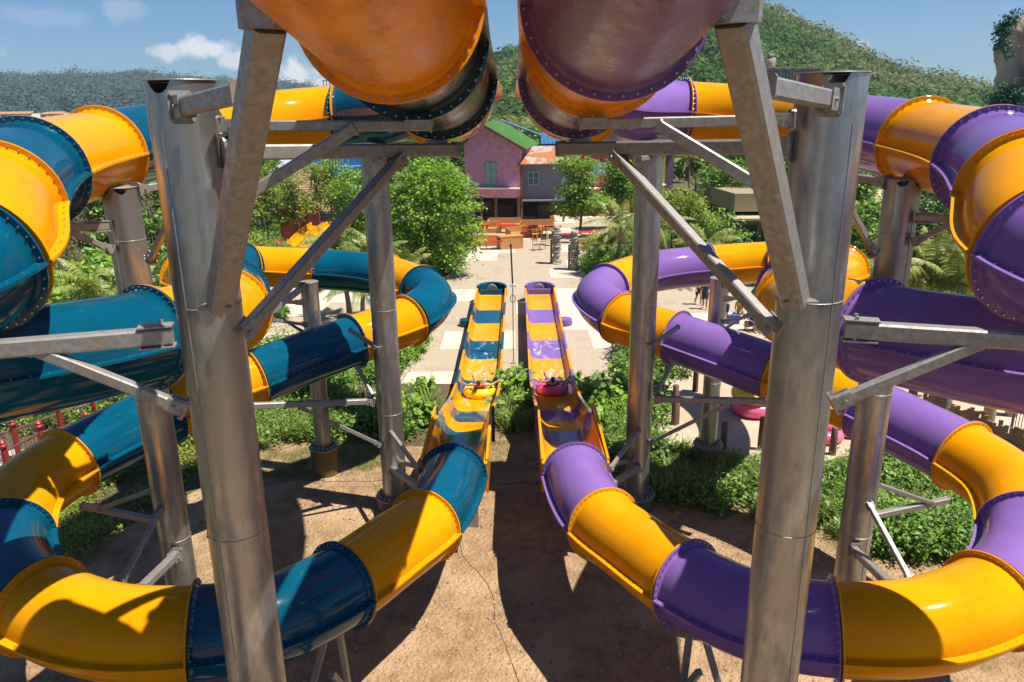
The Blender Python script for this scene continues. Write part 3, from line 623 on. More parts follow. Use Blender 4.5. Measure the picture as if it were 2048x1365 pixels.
path = GP([(1240, 696), (1340, 650), (1500, 660), (1700, 640), (1800, 640), (2300, 730), (2300, 900), (1900, 862), (1780, 890), (1650, 924), (1500, 916), (1430, 925), (1330, 885), (1320, 800), (1330, 745)])
sheet('path', path, .016, M['path'])
sheet('walkway', GP([(70, 900), (-300, 900), (-300, 1010), (-20, 1000), (30, 948)]), .02, mat('pale_concrete', (.46, .42, .36), .85, var=.15, vscale=2))
M['kerb'] = mat('kerb', (.45, .38, .30), .85, var=.25, vscale=3, bump=.2)
def kerb(pts, nm='kerb', h=.12, w=.16):
    seg, l = catmull([Vector((p[0], p[1], h / 2)) for p in pts], 6); P = [q for s_ in seg for q in s_] + [l]
    mb = MB(); mb.v = []; 
    vs = sweep_part(mb, P, [(-w / 2, -h / 2), (w / 2, -h / 2), (w / 2, h / 2), (-w / 2, h / 2)])
    return tag(mb.build(nm, M['kerb']), kind='structure')
kerb(GP([(700, 573), (800, 574), (878, 562), (922, 530), (936, 500), (925, 470)]))
kerb(GP([(1190, 560), (1163, 545), (1180, 512), (1225, 480)]))
kerb(GP([(1228, 690), (1238, 730), (1252, 772)])); kerb(GP([(842, 688), (822, 730), (798, 770)]))
kerb(GP([(1330, 745), (1322, 800), (1332, 885), (1425, 924), (1500, 914)]))
# pebbles and clods on the yard
yard = GP([(300, 1365), (500, 960), (760, 930), (860, 900), (1200, 900), (1450, 1040), (1700, 1120), (1900, 1150), (1900, 1500), (300, 1500)])
rng = np.random.default_rng(3); q = inpoly(yard, 15000, rng); ico = MB(); ico.ball((0, 0, 0), 1, 5); iv = np.array(ico.v); V = []
pm = MB()
for i, (x, y) in enumerate(q):
    r = .008 + .035 * rng.random() ** 4 + (.035 if i % 230 == 0 else 0); vv = iv * np.array([r * rng.uniform(.8, 1.5), r, r * .6]) * rng.uniform(.75, 1.25, (len(iv), 1)); a = rng.uniform(0, 6.28); ca, sa = math.cos(a), math.sin(a)
    vv = np.stack([vv[:, 0] * ca - vv[:, 1] * sa + x, vv[:, 0] * sa + vv[:, 1] * ca + y, vv[:, 2] + r * .2], 1); pm.add(vv.tolist(), ico.f)
tag(pm.build('pebbles', M['pebble']), 'loose pebbles and clods scattered over the bare dirt yard', 'pebbles', kind='stuff')
# cables on the dirt
M['rubber'] = mat('black_rubber', (.012, .012, .012), .5)
def cable(name, pts, r, lab, m=None, cat='cable', jit=.03):
    rr = random.Random(5); seg, l = catmull([Vector((p[0], p[1], p[2] if len(p) > 2 else r + .003)) for p in pts], 8); P = [q + Vector((rr.uniform(-jit, jit), rr.uniform(-jit, jit), 0)) for s_ in seg for q in s_] + [l]
    return tag(MB().rod(P, r, 6).build(name, m or M['rubber'], None, True), lab, cat)
cable('cable', [tuple(G(*p)) for p in ((924, 1015), (925, 1110), (960, 1150), (985, 1190), (990, 1240), (1010, 1290), (1040, 1370), (1060, 1420))], .012, 'long thin black cable snaking across the dirt between the two slides', jit=.012)
cable('cable', [tuple(G(*p)) for p in ((962, 962), (990, 967), (1030, 969), (1088, 966))], .018, 'short black cable running across the dirt from trough to trough')
cable('cable', [tuple(G(*p)) for p in ((520, 975), (590, 960), (680, 965), (770, 962))], .015, 'thin dark cable lying along the grass edge left of the slides', jit=.05)
rp = []
for k in range(60):
    a = k * .55; rp.append((at(973, 880, z=0).x + math.cos(a) * (.2 + .015 * (k % 7)), at(973, 880, z=0).y + math.sin(a) * .2, .02 + k * .006))
cable('rope_coil', rp, .014, 'coil of pale rope dropped on the dirt beside the left trough', mat('rope', (.6, .52, .4), .9), 'rope', .004)
tag(MB().box(tuple(G(1062, 932)[:2]) + (.03,), (.55, .38, .04), rz=-.3).box(tuple(G(1059, 931)[:2]) + (.055,), (.3, .2, .02), rz=-.1).build('stone_slab', mat('slab', (.34, .24, .17), .9, var=.3, vscale=6)), 'thin flat square slab lying in the shade between the slides', 'slab')
# ---------------------------------------------------------------- hills
M['hillforest'] = mat('forest_crowns', (.028, .10, .02), .9, col2=(.10, .185, .04), vscale=.035, island=.5, detail=10, spec=.1, trans=.25, col3=(.135, .17, .06))
M['farforest'] = mat('far_forest_crowns', (.025, .065, .068), .9, col2=(.05, .10, .08), vscale=.006, island=.4, spec=.1)  # bluish albedo paints in part of the distance haze
M['hillground'] = mat('hill_undergrowth', (.05, .07, .02), .95, var=.3, vscale=.1, spec=.1)
def hill(name, prof, D0, D1, D2, ncr, cr, forest, seed, lab, pw=1.0, sub=60, lf=.3):
    rng = np.random.default_rng(seed); pxs = [p[0] for p in prof]; el = []
    dirs = []
    for px, py in prof:
        r = ray(px, py); h = math.hypot(r.x, r.y); el.append(r.z / h); dirs.append(math.atan2(r.x, r.y))
    dirs = np.array(dirs); el = np.array(el)
    def surf(az, D):
        e = np.interp(az, dirs, el); t = np.clip((D - D0) / (D1 - D0), 0, 1); t2 = np.clip((D - D1) / (D2 - D1), 0, 1)
        top = H + e * D1 - cr * .9
        z = np.maximum(0, top) * (t ** pw) * (1 - t2 * .6)
        z = z * (1 + .10 * np.sin(az * 37 + D * .03) * t * (1 - t)) - .5
        return z
    na, nd = 90, 40; A = np.linspace(dirs[0], dirs[-1], na); Ds = np.concatenate([np.linspace(D0, D1, nd), np.linspace(D1, D2, 8)[1:]]); nd = len(Ds)
    aa, dd = np.meshgrid(A, Ds); zz = surf(aa, dd); xs = np.sin(aa) * dd; ys = np.cos(aa) * dd
    vs = np.stack([xs.ravel(), ys.ravel(), zz.ravel()], 1).tolist(); fs = [(i * na + j, i * na + j + 1, (i + 1) * na + j + 1, (i + 1) * na + j) for i in range(nd - 1) for j in range(na - 1)]
    mb = MB(); mb.add(vs, fs); struct(name, mb, M['hillground'])
    az = rng.uniform(dirs[0], dirs[-1], ncr); u = rng.random(ncr); D = D0 + (D1 - D0) * u ** .8; D[: ncr // 8] = D1 + rng.uniform(-8, 4, ncr // 8)
    z = surf(az, D); keep = z > -.4; az, D, z = az[keep], D[keep], z[keep]; n = len(az); r = cr * np.clip(rng.lognormal(-.18, .42, n), .35, 2.3)
    c = np.stack([np.sin(az) * D, np.cos(az) * D, z + r * .3], 1); cc = np.repeat(c, sub, 0); rr_ = np.repeat(r, sub)[:, None]; m = len(cc)
    nr = rotvecs(m, rng); nr[:, 2] = np.abs(nr[:, 2]) * 1.1 - .15; flip = nr @ np.array([0, 1., 0]) > .55; nr[flip, 1] *= -1; nr /= np.linalg.norm(nr, axis=1)[:, None]
    P = cc + nr * rr_ * rng.uniform(.75, 1.12, (m, 1)) * np.array([1, 1, .85]); nn = nr + rng.normal(size=(m, 3)) * .16; nn /= np.linalg.norm(nn, axis=1)[:, None]
    a = np.cross(nn, rotvecs(m, rng)); a /= np.linalg.norm(a, axis=1)[:, None]; b = np.cross(nn, a); s = cr * lf * rng.uniform(.6, 1.4, (m, 1))
    V = np.stack([P - a * s, P + b * s * .8, P + a * s, P - b * s * .8], 1); me = npmesh('hill_forest', V, 4, forest)
    tag(link('hill_forest', me), lab, 'forest', kind='stuff')
    return surf
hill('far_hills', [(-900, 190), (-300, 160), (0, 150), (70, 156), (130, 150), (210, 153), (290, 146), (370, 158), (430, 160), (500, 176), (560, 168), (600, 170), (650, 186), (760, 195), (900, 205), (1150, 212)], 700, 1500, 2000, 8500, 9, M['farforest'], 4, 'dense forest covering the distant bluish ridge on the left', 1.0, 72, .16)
RS = hill('near_hill', [(760, 205), (850, 170), (930, 140), (985, 116), (1040, 104), (1150, 50), (1300, -50), (1420, -40), (1490, 2), (1560, 32), (1640, 70), (1700, 104), (1760, 130), (1830, 150), (1900, 166), (1960, 184), (2048, 200), (2300, 212), (2700, 214)], 150, 430, 560, 8000, 4.2, M['hillforest'], 5, 'dense forest covering the steep green hill behind the park', 1.25, 95, .18)

# ---------------------------------------------------------------- air
hz = bpy.data.materials.new('haze'); hz.use_nodes = True; t_ = hz.node_tree; t_.nodes.clear(); o_ = N(t_, 'ShaderNodeOutputMaterial'); v_ = N(t_, 'ShaderNodeVolumePrincipled')
v_.inputs['Density'].default_value = .0002; v_.inputs['Color'].default_value = (.80, .90, 1, 1); v_.inputs['Anisotropy'].default_value = .2; t_.links.new(v_.outputs[0], o_.inputs['Volume'])
mb = MB(); mb.box((0, 900, 84), (3600, 2400, 180)); hb_ = mb.build('haze', hz); tag(hb_, 'thin bluish summer haze filling the air over the park and hills', 'haze', kind='stuff')
# ---------------------------------------------------------------- buildings
def P_(name, col, **k): M[name] = mat(name, col, **k); return M[name]
P_('pinkwall', (.76, .33, .43), rough=.9, col2=(.56, .22, .34), vscale=1.5, stretch=(1, 1, 2), bump=.4, bscale=5, detail=12)
P_('bluegrey', (.20, .25, .34), rough=.9, col2=(.30, .28, .30), vscale=1.2, stretch=(1, 1, 6), bump=.3, bscale=5)
P_('redwall', (.58, .08, .07), rough=.9, var=.3, vscale=1.5, stretch=(1, 1, 4))
P_('greenroof', (.12, .36, .06), rough=.5, var=.2, vscale=1); P_('blueroof', (.03, .16, .33), rough=.5, var=.2, vscale=1)
P_('rust', (.38, .34, .30), rough=.7, col2=(.42, .13, .04), vscale=.8, lo=.42, hi=.5)
P_('winframe', (.10, .38, .46), rough=.5); P_('winpane', (.36, .45, .33), rough=.25); P_('cream', (.6, .52, .38), rough=.7); P_('white', (.75, .73, .68), rough=.7)
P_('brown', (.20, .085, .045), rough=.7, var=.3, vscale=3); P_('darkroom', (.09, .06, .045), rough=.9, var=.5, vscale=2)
P_('orangewood', (.60, .28, .09), rough=.6, var=.3, vscale=5, stretch=(1, 1, 6)); P_('redpaint', (.80, .03, .02), rough=.4); P_('yellowpaint', (.8, .40, .02), rough=.4)
P_('taupe', (.30, .25, .14), rough=.8, var=.08, vscale=1); P_('taupe2', (.45, .37, .24), rough=.8); P_('glass', (.06, .10, .11), rough=.08)
P_('bluewall', (.04, .22, .42), rough=.85, var=.25, vscale=1.3); P_('tiles', (.50, .36, .22), rough=.8, var=.2, vscale=4); P_('maroon', (.28, .035, .04), rough=.7, var=.2, vscale=2)
P_('rail', (.09, .10, .12), rough=.5); P_('stone', (.44, .38, .31), rough=.95, col2=(.24, .20, .165), vscale=3, bump=.8, bscale=8, detail=10, col3=(.42, .36, .28)); P_('violet', (.15, .08, .19), rough=.9, var=.2, vscale=1); P_('lime', (.30, .42, .03), rough=.9)
def ribroof(mb, a, b, c, d, n, mi=0, hr=.05):
    """roof plane a(eave0) b(eave1) c(ridge1) d(ridge0) with standing seams"""
    a, b, c, d = map(Vector, (a, b, c, d)); nn = (b - a).cross(d - a).normalized() * .08
    mb.add([a, b, c, d, a - nn, b - nn, c - nn, d - nn], [(0, 1, 2, 3), (7, 6, 5, 4), (0, 4, 5, 1), (1, 5, 6, 2), (2, 6, 7, 3), (3, 7, 4, 0)], mi)
    u = nn.normalized() * hr * .5
    for k in range(n + 1):
        t = k / n; mb.beam(a.lerp(b, t) + u, d.lerp(c, t) + u, .05, hr, mi)
def window(parent, x, y, z, w, h, nx, nz_, fm, pm, shutters=False, nm='window'):
    f = MB(); t = .07
    for xx in (-w / 2, w / 2): f.box((x + xx, y, z), (t, .1, h + t))
    for zz in (-h / 2, h / 2): f.box((x, y, z + zz), (w - t, .1, t))
    f.box((x, y - .02, z), (t * 1.2, .1, h - t))
    for k in range(1, nz_):
        for sg in (-1, 1): f.box((x + sg * (w / 4 + t * .15), y, z - h / 2 + h * k / nz_), (w / 2 - t * 1.2, .07, .045))
    w_ = f.build(nm, fm, parent); MB().box((x, y + .03, z), (w - t, .03, h - t)).build('pane', pm, w_); return w_
# pink gabled house
Yh = 76.0
hx0, hx1 = at(929, 350, Y=Yh).x, at(1041, 350, Y=Yh).x; hz = at(968, 246, Y=Yh - .8).z; ez = at(1041, 291, Y=Yh).z; cxh = at(966, 300, Y=Yh).x
ph = thing('pink_house', 'weathered pink two-storey gabled house with a green metal roof, open cafe below', 'house', (cxh, Yh, 0), R_(-9))
w0, w1 = hx0 - cxh, hx1 - cxh; dp = 9.5; fl = at(985, 396, Y=Yh).z
m_ = MB(); m_.add([(w0, 0, fl), (w1, 0, fl), (w1, 0, ez), (0, 0, hz - .25), (w0, 0, ez + .15), (w0, dp, fl), (w1, dp, fl), (w1, dp, ez), (0, dp, hz - .25), (w0, dp, ez + .15)],
    [(0, 1, 2, 3, 4), (9, 8, 7, 6, 5), (1, 6, 7, 2), (5, 0, 4, 9), (0, 5, 6, 1), (2, 7, 8, 3), (3, 8, 9, 4)]); m_.build('wall', M['pinkwall'], ph)
m_ = MB(); ribroof(m_, (w1 + .7, -.8, ez - .28), (w1 + .7, dp, ez - .28), (0, dp, hz), (0, -.8, hz), 22); ribroof(m_, (0, -.8, hz + .002), (0, dp, hz + .002), (w0 - .9, dp, ez - .35), (w0 - .9, -.8, ez - .35), 4); m_.build('roof', M['greenroof'], ph)
m_ = MB(); m_.beam((w1 + .74, -.86, ez - .42), (0, -.86, hz - .12), .06, .24); m_.beam((0, -.86, hz - .12), (w0 - .94, -.86, ez - .47), .06, .24); m_.build('bargeboard', M['brown'], ph)
wz0, wz1 = at(980, 370, Y=Yh).z, at(980, 326, Y=Yh).z; window(ph, at(982, 340, Y=Yh).x - cxh, -.06, (wz0 + wz1) / 2, 1.05, wz1 - wz0, 2, 3, M['winframe'], M['winpane'])
lz = at(985, 376, Y=Yh).z
m_ = MB(); m_.box(((w0 + w1) / 2 - .1, -.35, lz), (w1 - w0 + .2, .75, .09)); m_.build('ledge', M['white'], ph)
for xx in (w0 + .2, w0 + 1.6, w1 - 2.4, w1 - .15): MB().box((xx, -.05, fl / 2), (.26, .26, fl)).build('ground_floor_post', M['brown'], ph)
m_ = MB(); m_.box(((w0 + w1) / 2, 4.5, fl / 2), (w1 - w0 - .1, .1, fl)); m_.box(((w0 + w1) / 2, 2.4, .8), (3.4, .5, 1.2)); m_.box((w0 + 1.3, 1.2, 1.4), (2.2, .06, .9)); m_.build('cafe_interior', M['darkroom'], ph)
# blue grey house
bx0, bx1 = at(1044, 350, Y=Yh).x, at(1131, 350, Y=Yh).x; bz = at(1080, 320, Y=Yh).z; bf = at(1080, 399, Y=Yh).z; W2 = bx1 - bx0
bh = thing('blue_grey_house', 'blue-grey weathered two-storey house with a rusty tin roof and small railed balcony', 'house', (bx0, Yh + .2, 0))
m_ = MB(); m_.box((W2 / 2, 3, (bz + bf) / 2), (W2, 6, bz - bf)); m_.build('wall', M['bluegrey'], bh)
m_ = MB(); ribroof(m_, (-.4, -.9, bz - .35), (W2 + .5, -.9, bz - .35), (W2 + .5, 3, bz + 1.15), (1.2, 3, bz + 1.15), 16, hr=.04); m_.build('roof', M['rust'], bh)
m_ = MB(); m_.box((W2 / 2, -.98, bz - .42), (W2 + .9, .1, .12)); m_.build('gutter', M['brown'], bh)
window(bh, at(1067, 350, Y=Yh).x - bx0, -.06, at(1067, 357, Y=Yh).z, 1.0, 1.2, 2, 2, M['cream'], M['bluewall'])
m_ = MB(); m_.box((W2 / 2, -.5, bf - .04), (W2, 1.0, .12)); m_.build('balcony', M['bluegrey'], bh)
m_ = MB()
for k in range(5): m_.box((W2 * k / 4, -.95, bf + .45), (.05, .05, .9))
for k in range(4): m_.box((W2 / 2, -.951, bf + .2 + k * .22), (W2, .03, .03))
m_.build('railing', M['brown'], bh)
m_ = MB(); m_.box((-.05, -.8, bz / 2 - .2), (.2, .2, bz - .4)); m_.box((W2 - .2, -.8, bf / 2), (.2, .2, bf)); m_.build('post', M['brown'], bh)
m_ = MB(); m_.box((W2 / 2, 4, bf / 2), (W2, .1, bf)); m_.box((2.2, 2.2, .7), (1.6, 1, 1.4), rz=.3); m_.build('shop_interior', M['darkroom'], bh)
# blue roofed building behind
br = thing('blue_roofed_house', 'house behind the pink gable showing only its bright blue metal roof', 'house', (at(1060, 260, Y=90).x, 90, 0))
rz = at(1003, 241, Y=90).z; re = at(1075, 272, Y=90).z; xr = at(1000, 241, Y=90).x - br.location.x; xe = at(1082, 272, Y=90).x - br.location.x
m_ = MB(); m_.prism([(xr - 2, .5), (xe + 5, .5), (xe + 5, 6), (xr - 2, 6)], 0, re - 1.2); m_.build('wall', M['bluewall'], br)
m_ = MB(); ribroof(m_, (xe, 0, re), (xe, 7, re), (xr, 7, rz), (xr, 0, rz), 8); ribroof(m_, (xe, 0, re - .9), (xe + 5.5, 0, re - .9), (xe + 5.5, 7, re + .1), (xe, 7, re + .1), 12); m_.add([(xe, 0, re - .9), (xe, 0, re), (xe, 7, re)], [(0, 1, 2)]); m_.build('roof', M['blueroof'], br)
# red building right
Yr = 80
rx0, rx1 = at(1150, 340, Y=Yr).x, at(1262, 340, Y=Yr).x; rd = thing('red_house', 'red-walled house with pale shutters partly hidden behind slim trees', 'house', (rx0, Yr, 0)); rzt = at(1200, 298, Y=Yr).z
m_ = MB(); m_.box(((rx1 - rx0) / 2, 3, rzt / 2), (rx1 - rx0, 6, rzt)); m_.build('wall', M['redwall'], rd)
m_ = MB(); ribroof(m_, (-.4, -.6, rzt - .1), (rx1 - rx0 + .4, -.6, rzt - .1), (rx1 - rx0 + .4, 3, rzt + 1.1), (-.4, 3, rzt + 1.1), 12); m_.build('roof', M['blueroof'], rd)
window(rd, at(1185, 348, Y=Yr).x - rx0, -.06, at(1185, 348, Y=Yr).z, .7, 2.0, 2, 3, M['winframe'], M['white']); window(rd, at(1203, 340, Y=Yr).x - rx0, -.06, at(1203, 338, Y=Yr).z, 1.0, 1.3, 2, 2, M['winframe'], M['white'])
m_ = MB(); m_.box(((rx1 - rx0) / 2, -.6, at(1200, 376, Y=Yr).z), (rx1 - rx0, 1.1, .12)); m_.build('ledge', M['white'], rd)
lg = thing('lime_house', 'lime green house with an orange tiled eave beside the violet one', 'house', (at(1264, 340, Y=82).x, 82, 0)); lw = at(1330, 340, Y=82).x - lg.location.x; lzz = at(1290, 300, Y=82).z
MB().box((lw / 2, 3, lzz / 2), (lw, 6, lzz)).build('wall', M['lime'], lg); m_ = MB(); ribroof(m_, (-.3, -.7, lzz), (lw + .3, -.7, lzz), (lw + .3, 3, lzz + 1), (-.3, 3, lzz + 1), 10); m_.build('roof', M['orangewood'], lg); MB().box((lw / 2, -.5, lzz * .45), (lw, .9, .12)).build('ledge', M['white'], lg)
vh = thing('violet_house', 'narrow violet house with a brown corner post at the end of the row', 'house', (at(1331, 340, Y=84).x, 84, 0)); vw = at(1347, 340, Y=84).x - vh.location.x; vz = at(1340, 290, Y=84).z
MB().box((vw / 2, 3, vz / 2), (vw, 6, vz)).build('wall', M['violet'], vh); m_ = MB(); ribroof(m_, (-.3, -.5, vz), (vw + .3, -.5, vz), (vw + .3, 3, vz + .9), (-.3, 3, vz + .9), 6); m_.build('roof', M['maroon'], vh); MB().box((0, -.1, vz / 2), (.2, .2, vz)).build('post', M['brown'], vh)
# left: blue building with stair
Yb = 82
b0, b1 = at(618, 380, Y=Yb).x, at(760, 380, Y=Yb).x; bt = at(680, 305, Y=Yb).z
bb = thing('blue_building', 'bright blue two-level building with an overhanging balcony behind the trees on the left', 'building', (b0, Yb, 0))
m_ = MB(); m_.box(((b1 - b0) / 2, 3, bt / 2), (b1 - b0, 6, bt)); m_.build('wall', M['bluewall'], bb)
m_ = MB(); m_.box(((b1 - b0) / 2, -1, at(660, 340, Y=Yb).z), (b1 - b0 + .4, 2, .9)); m_.build('balcony', M['bluewall'], bb)
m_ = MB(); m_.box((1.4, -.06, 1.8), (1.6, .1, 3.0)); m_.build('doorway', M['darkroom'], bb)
m_ = MB(); m_.rod([(2.2, -1.6, 0), (2.2, -1.6, at(660, 345, Y=Yb - 1.6).z)], .09, 8); m_.build('post', M['redpaint'], bb)
stp = thing('outdoor_stair', 'long straight tan outdoor stair with dark metal railings climbing beside the blue building', 'stairs')
a = at(652, 442, Y=66); b = at(592, 336, Y=78); base = Vector((a.x, a.y, .6)); top = Vector((b.x, b.y, b.z)); wv = Vector((1.6, .25, 0)); ns = 26; m_ = MB(); rl = MB()
for k in range(ns):
    p = base.lerp(top, k / ns); q = base.lerp(top, (k + 1) / ns); m_.add([p - wv, p + wv, Vector((*(p + wv).xy, q.z)), Vector((*(p - wv).xy, q.z)), Vector((*(q + wv).xy, q.z)), Vector((*(q - wv).xy, q.z))], [(0, 1, 2, 3), (3, 2, 4, 5)])
m_.add([base - wv, base + wv, top + wv, top - wv] + [Vector((p.x, p.y, 0)) for p in (base - wv, base + wv, top + wv, top - wv)], [(4, 5, 1, 0), (5, 6, 2, 1), (7, 4, 0, 3), (6, 7, 3, 2)]); m_.build('stair_flight', M['tiles'], stp)
for sg in (-1, 1):
    for k in range(14): p = base.lerp(top, k / 13) + wv * sg; rl.rod([p, p + Vector((0, 0, 1))], .025, 5)
    for hh in (.5, 1.0): rl.rod([base + wv * sg + Vector((0, 0, hh)), top + wv * sg + Vector((0, 0, hh))], .03, 5)
rl.build('railing', M['rail'], stp)
def wallthing(nm, lab, cat, pts, z0, z1, th, m, cap=None):
    t = MB()
    for p, q in zip(pts, pts[1:]):
        p = Vector((p[0], p[1], (z0 + z1) / 2)); q = Vector((q[0], q[1], (z0 + z1) / 2)); t.beam(p, q, th, z1 - z0, bev=.01)
    return tag(t.build(nm, m), lab, cat)
wallthing('garden_wall', 'plain dark red garden wall at the foot of the tan stair', 'wall', [at(560, 440, Y=65), at(640, 440, Y=65)], 0, at(600, 416, Y=65).z, .3, M['maroon'])
wallthing('garden_wall', 'low red garden wall behind the left bushes, seen past the tall column', 'wall', [at(440, 500, Y=48), at(560, 470, Y=58)], 0, 1.4, .3, M['maroon'])
nw = wallthing('garden_wall', 'faded red boundary wall with small oval niches behind the frangipani on the far left', 'wall', [at(-140, 640, Y=33), at(100, 590, Y=38), at(250, 540, Y=43)], 0, 1.7, .35, P_('pinkred', (.42, .08, .075), rough=.85, var=.25, vscale=1.5))
m_ = MB()
for t in np.linspace(.25, .95, 9):
    p = Vector(at(-140, 640, Y=33)).lerp(Vector(at(250, 540, Y=43)), t); m_.ball((p.x, p.y - .33 + .3 * math.sin(t * 3), 1.0), (.1, .05, .2), 8)
m_.build('niche', M['stone'], nw)
lr = thing('grey_roofed_hut', 'small hut with a pale lilac metal roof showing between the left trees', 'hut', (at(530, 335, Y=74).x, 74, 0)); lz2 = at(530, 345, Y=74).z
MB().box((0, 2, lz2 / 2), (4.4, 4, lz2)).build('wall', M['bluegrey'], lr); m_ = MB(); ribroof(m_, (-2.8, -.5, lz2 - .1), (2.8, -.5, lz2 - .1), (2.4, 2.2, lz2 + 1.3), (-2.4, 2.2, lz2 + 1.3), 12); m_.build('roof', P_('lilac', (.42, .40, .55), rough=.5), lr); MB().box((.6, -.05, 1.2), (1.2, .1, 2)).build('doorway', M['darkroom'], lr)
yp = thing('yellow_play_slide', 'short wide yellow and orange play slide half hidden in the left bushes', 'play slide'); p0 = at(660, 452, Y=62); p1 = at(590, 476, Y=56)
for k in range(3):
    o_ = Vector((k * 1.2 - 1.0, k * .4, 0)); m_ = MB(); sweep_part(m_, [Vector(p0) + o_, Vector(p0).lerp(p1, .4) + o_ - Vector((0, 0, .3)), Vector((p1.x, p1.y, .3)) + o_], [(-.5, .3), (-.45, 0), (.45, 0), (.5, .3), (.56, .3), (.5, -.06), (-.5, -.06), (-.56, .3)]); m_.build('lane', M['yellow'], yp)
# taupe pavilion right
tb = thing('taupe_pavilion', 'flat-roofed taupe pavilion with a deep box fascia and glass doors on the right', 'pavilion'); Yt = 60
q0, q1 = at(1468, 420, Y=Yt - 3), at(1700, 420, Y=Yt - 3); zt = at(1468, 388, Y=Yt - 3).z; zb = at(1468, 424, Y=Yt - 3).z; qb = at(1392, 374, Y=Yt + 6)
m_ = MB(); m_.prism([(q0.x, q0.y), (q1.x, q1.y), (q1.x, q1.y + 9), (qb.x, qb.y)], zb, zt); m_.build('fascia', M['taupe'], tb)
m_ = MB(); m_.prism([(q0.x - .4, q0.y - 1.5), (q1.x, q1.y - 1.5), (q1.x, q1.y + 6), (q0.x + .2, q0.y + 6)], zb - .45, zb - .3); m_.build('lower_roof', M['taupe2'], tb)
m_ = MB(); m_.prism([(q0.x + 1, q0.y + 1.5), (q1.x, q1.y + 1.5), (q1.x, q1.y + 5), (q0.x + 1, q0.y + 5)], 0, zb - .45); m_.build('wall', M['taupe2'], tb)
for k in range(4): window(tb, q0.x + 1.7 + k * 1.5, q0.y + 1.42, 1.05, 1.0, 1.9, 2, 1, M['rail'], M['glass'], nm='door')
m_ = MB()
for k in range(3): m_.box((q0.x + .1 + k * 2.6, q0.y - 1.2, (zb - .45) / 2), (.14, .14, zb - .45))
m_.build('post', M['rail'], tb)
tb2 = thing('beige_roofed_hut', 'low hut with a pale beige pitched roof behind the trees on the right', 'hut', (at(1755, 400, Y=62).x, 62, 0)); zz2 = at(1755, 415, Y=62).z
MB().box((0, 2, zz2 / 2), (4, 4, zz2)).build('wall', M['cream'], tb2); m_ = MB(); ribroof(m_, (-2.6, -.6, zz2), (2.6, -.6, zz2), (2.2, 2, zz2 + 1.2), (-2.2, 2, zz2 + 1.2), 8); m_.build('roof', M['taupe2'], tb2); MB().box((.3, -.05, 1), (.9, .1, 1.9)).build('doorway', M['darkroom'], tb2)
# far buildings
def farblock(px, py0, py1, w, Y, lab, roof='orangewood', wallm='white', nwn=6, rows=3, cat='building'):
    p = at(px, py1, Y=Y); zt = at(px, py0, Y=Y).z; t = thing('apartment_block' if rows > 1 else 'villa', lab, cat, (p.x, Y, 0)); 
    MB().box((0, 6, zt / 2), (w, 12, zt)).build('wall', M[wallm], t); m_ = MB(); ribroof(m_, (-w / 2 - 1, -1, zt), (w / 2 + 1, -1, zt), (w / 2 - 1, 6, zt + 1.1), (-w / 2 + 1, 6, zt + 1.1), 8); m_.build('roof', M[roof], t)
    for r_ in range(rows):
        for k in range(nwn): MB().box((-w / 2 + w * (k + .5) / nwn, -.05, zt - 1.6 - r_ * 3), (w / nwn * .6, .1, 1.7)).build('window', M['glass'], t)
farblock(18, 228, 245, 24, 420, 'white apartment block with an orange-red roof at the left edge'); farblock(105, 228, 245, 12, 425, 'small white apartment block with red roof between distant palms', nwn=3); farblock(144, 230, 246, 16, 430, 'partly hidden white block with red roof just behind the yellow bend', nwn=4)
farblock(998, 196, 222, 9, 300, 'pale flat villa with a light blue roof on the wooded slope, upper one', 'white', 'white', 3, 1, 'villa'); farblock(992, 210, 230, 11, 280, 'villa with a long pale blue roof, lower one on the wooded slope', 'lilac', 'white', 4, 1, 'villa')
tw = thing('railing', 'dark railing of a far platform just above the left yellow tube', 'railing'); p = at(656, 176, Y=60); m_ = MB()
for k in range(5): m_.rod([(p.x - .3 + k * .22, 60, p.z - 6), (p.x - .3 + k * .22, 60, p.z + .55)], .03, 5)
m_.rod([(p.x - .4, 60, p.z + .5), (p.x + .8, 60, p.z + .5)], .03, 5); m_.build('bars', M['rail'], tw)
# ---------------------------------------------------------------- trees and plants
def Gx(px, Y): return (at(px, 500, Y=Y).x, Y, 0)
rngv = np.random.default_rng(11)
# big round tree left of the plaza
make_tree('broadleaf_tree', 'large dense round-crowned green tree beside the plaza, left of the pink house', 'tree', [(0, 0, 4.3, 2.9, 2.8, 3.2), (-1.6, .2, 3.6, 1.9, 2, 2.4), (1.7, -.4, 3.9, 1.9, 2, 2.6), (.3, -.5, 6.0, 2.0, 1.8, 1.7), (1.2, -.6, 1.7, 2.0, 1.8, 1.5), (-.8, -.6, 1.8, 2, 1.8, 1.5), (-2.3, 0, 5.2, .9, .9, .8), (2.6, 0, 5.4, .8, .9, .9), (-.9, 0, 7.2, .9, .8, .7), (2.7, -.3, 2.9, .9, .9, .8)], 3.4, .2, M['leafa'], 620, 32, .125, .25, 21, 16, loc=Gx(862, 51), shell=.6)
make_tree('broadleaf_tree', 'smaller feathery green tree left of the large round one', 'tree', [(0, 0, 4.6, 1.7, 1.7, 2.0), (.6, 0, 3.2, 1.5, 1.4, 1.4), (-.5, 0, 2.8, 1.3, 1.3, 1.6)], 3, .14, M['leafa'], 260, 30, .11, .26, 22, loc=Gx(716, 58), shell=.6)
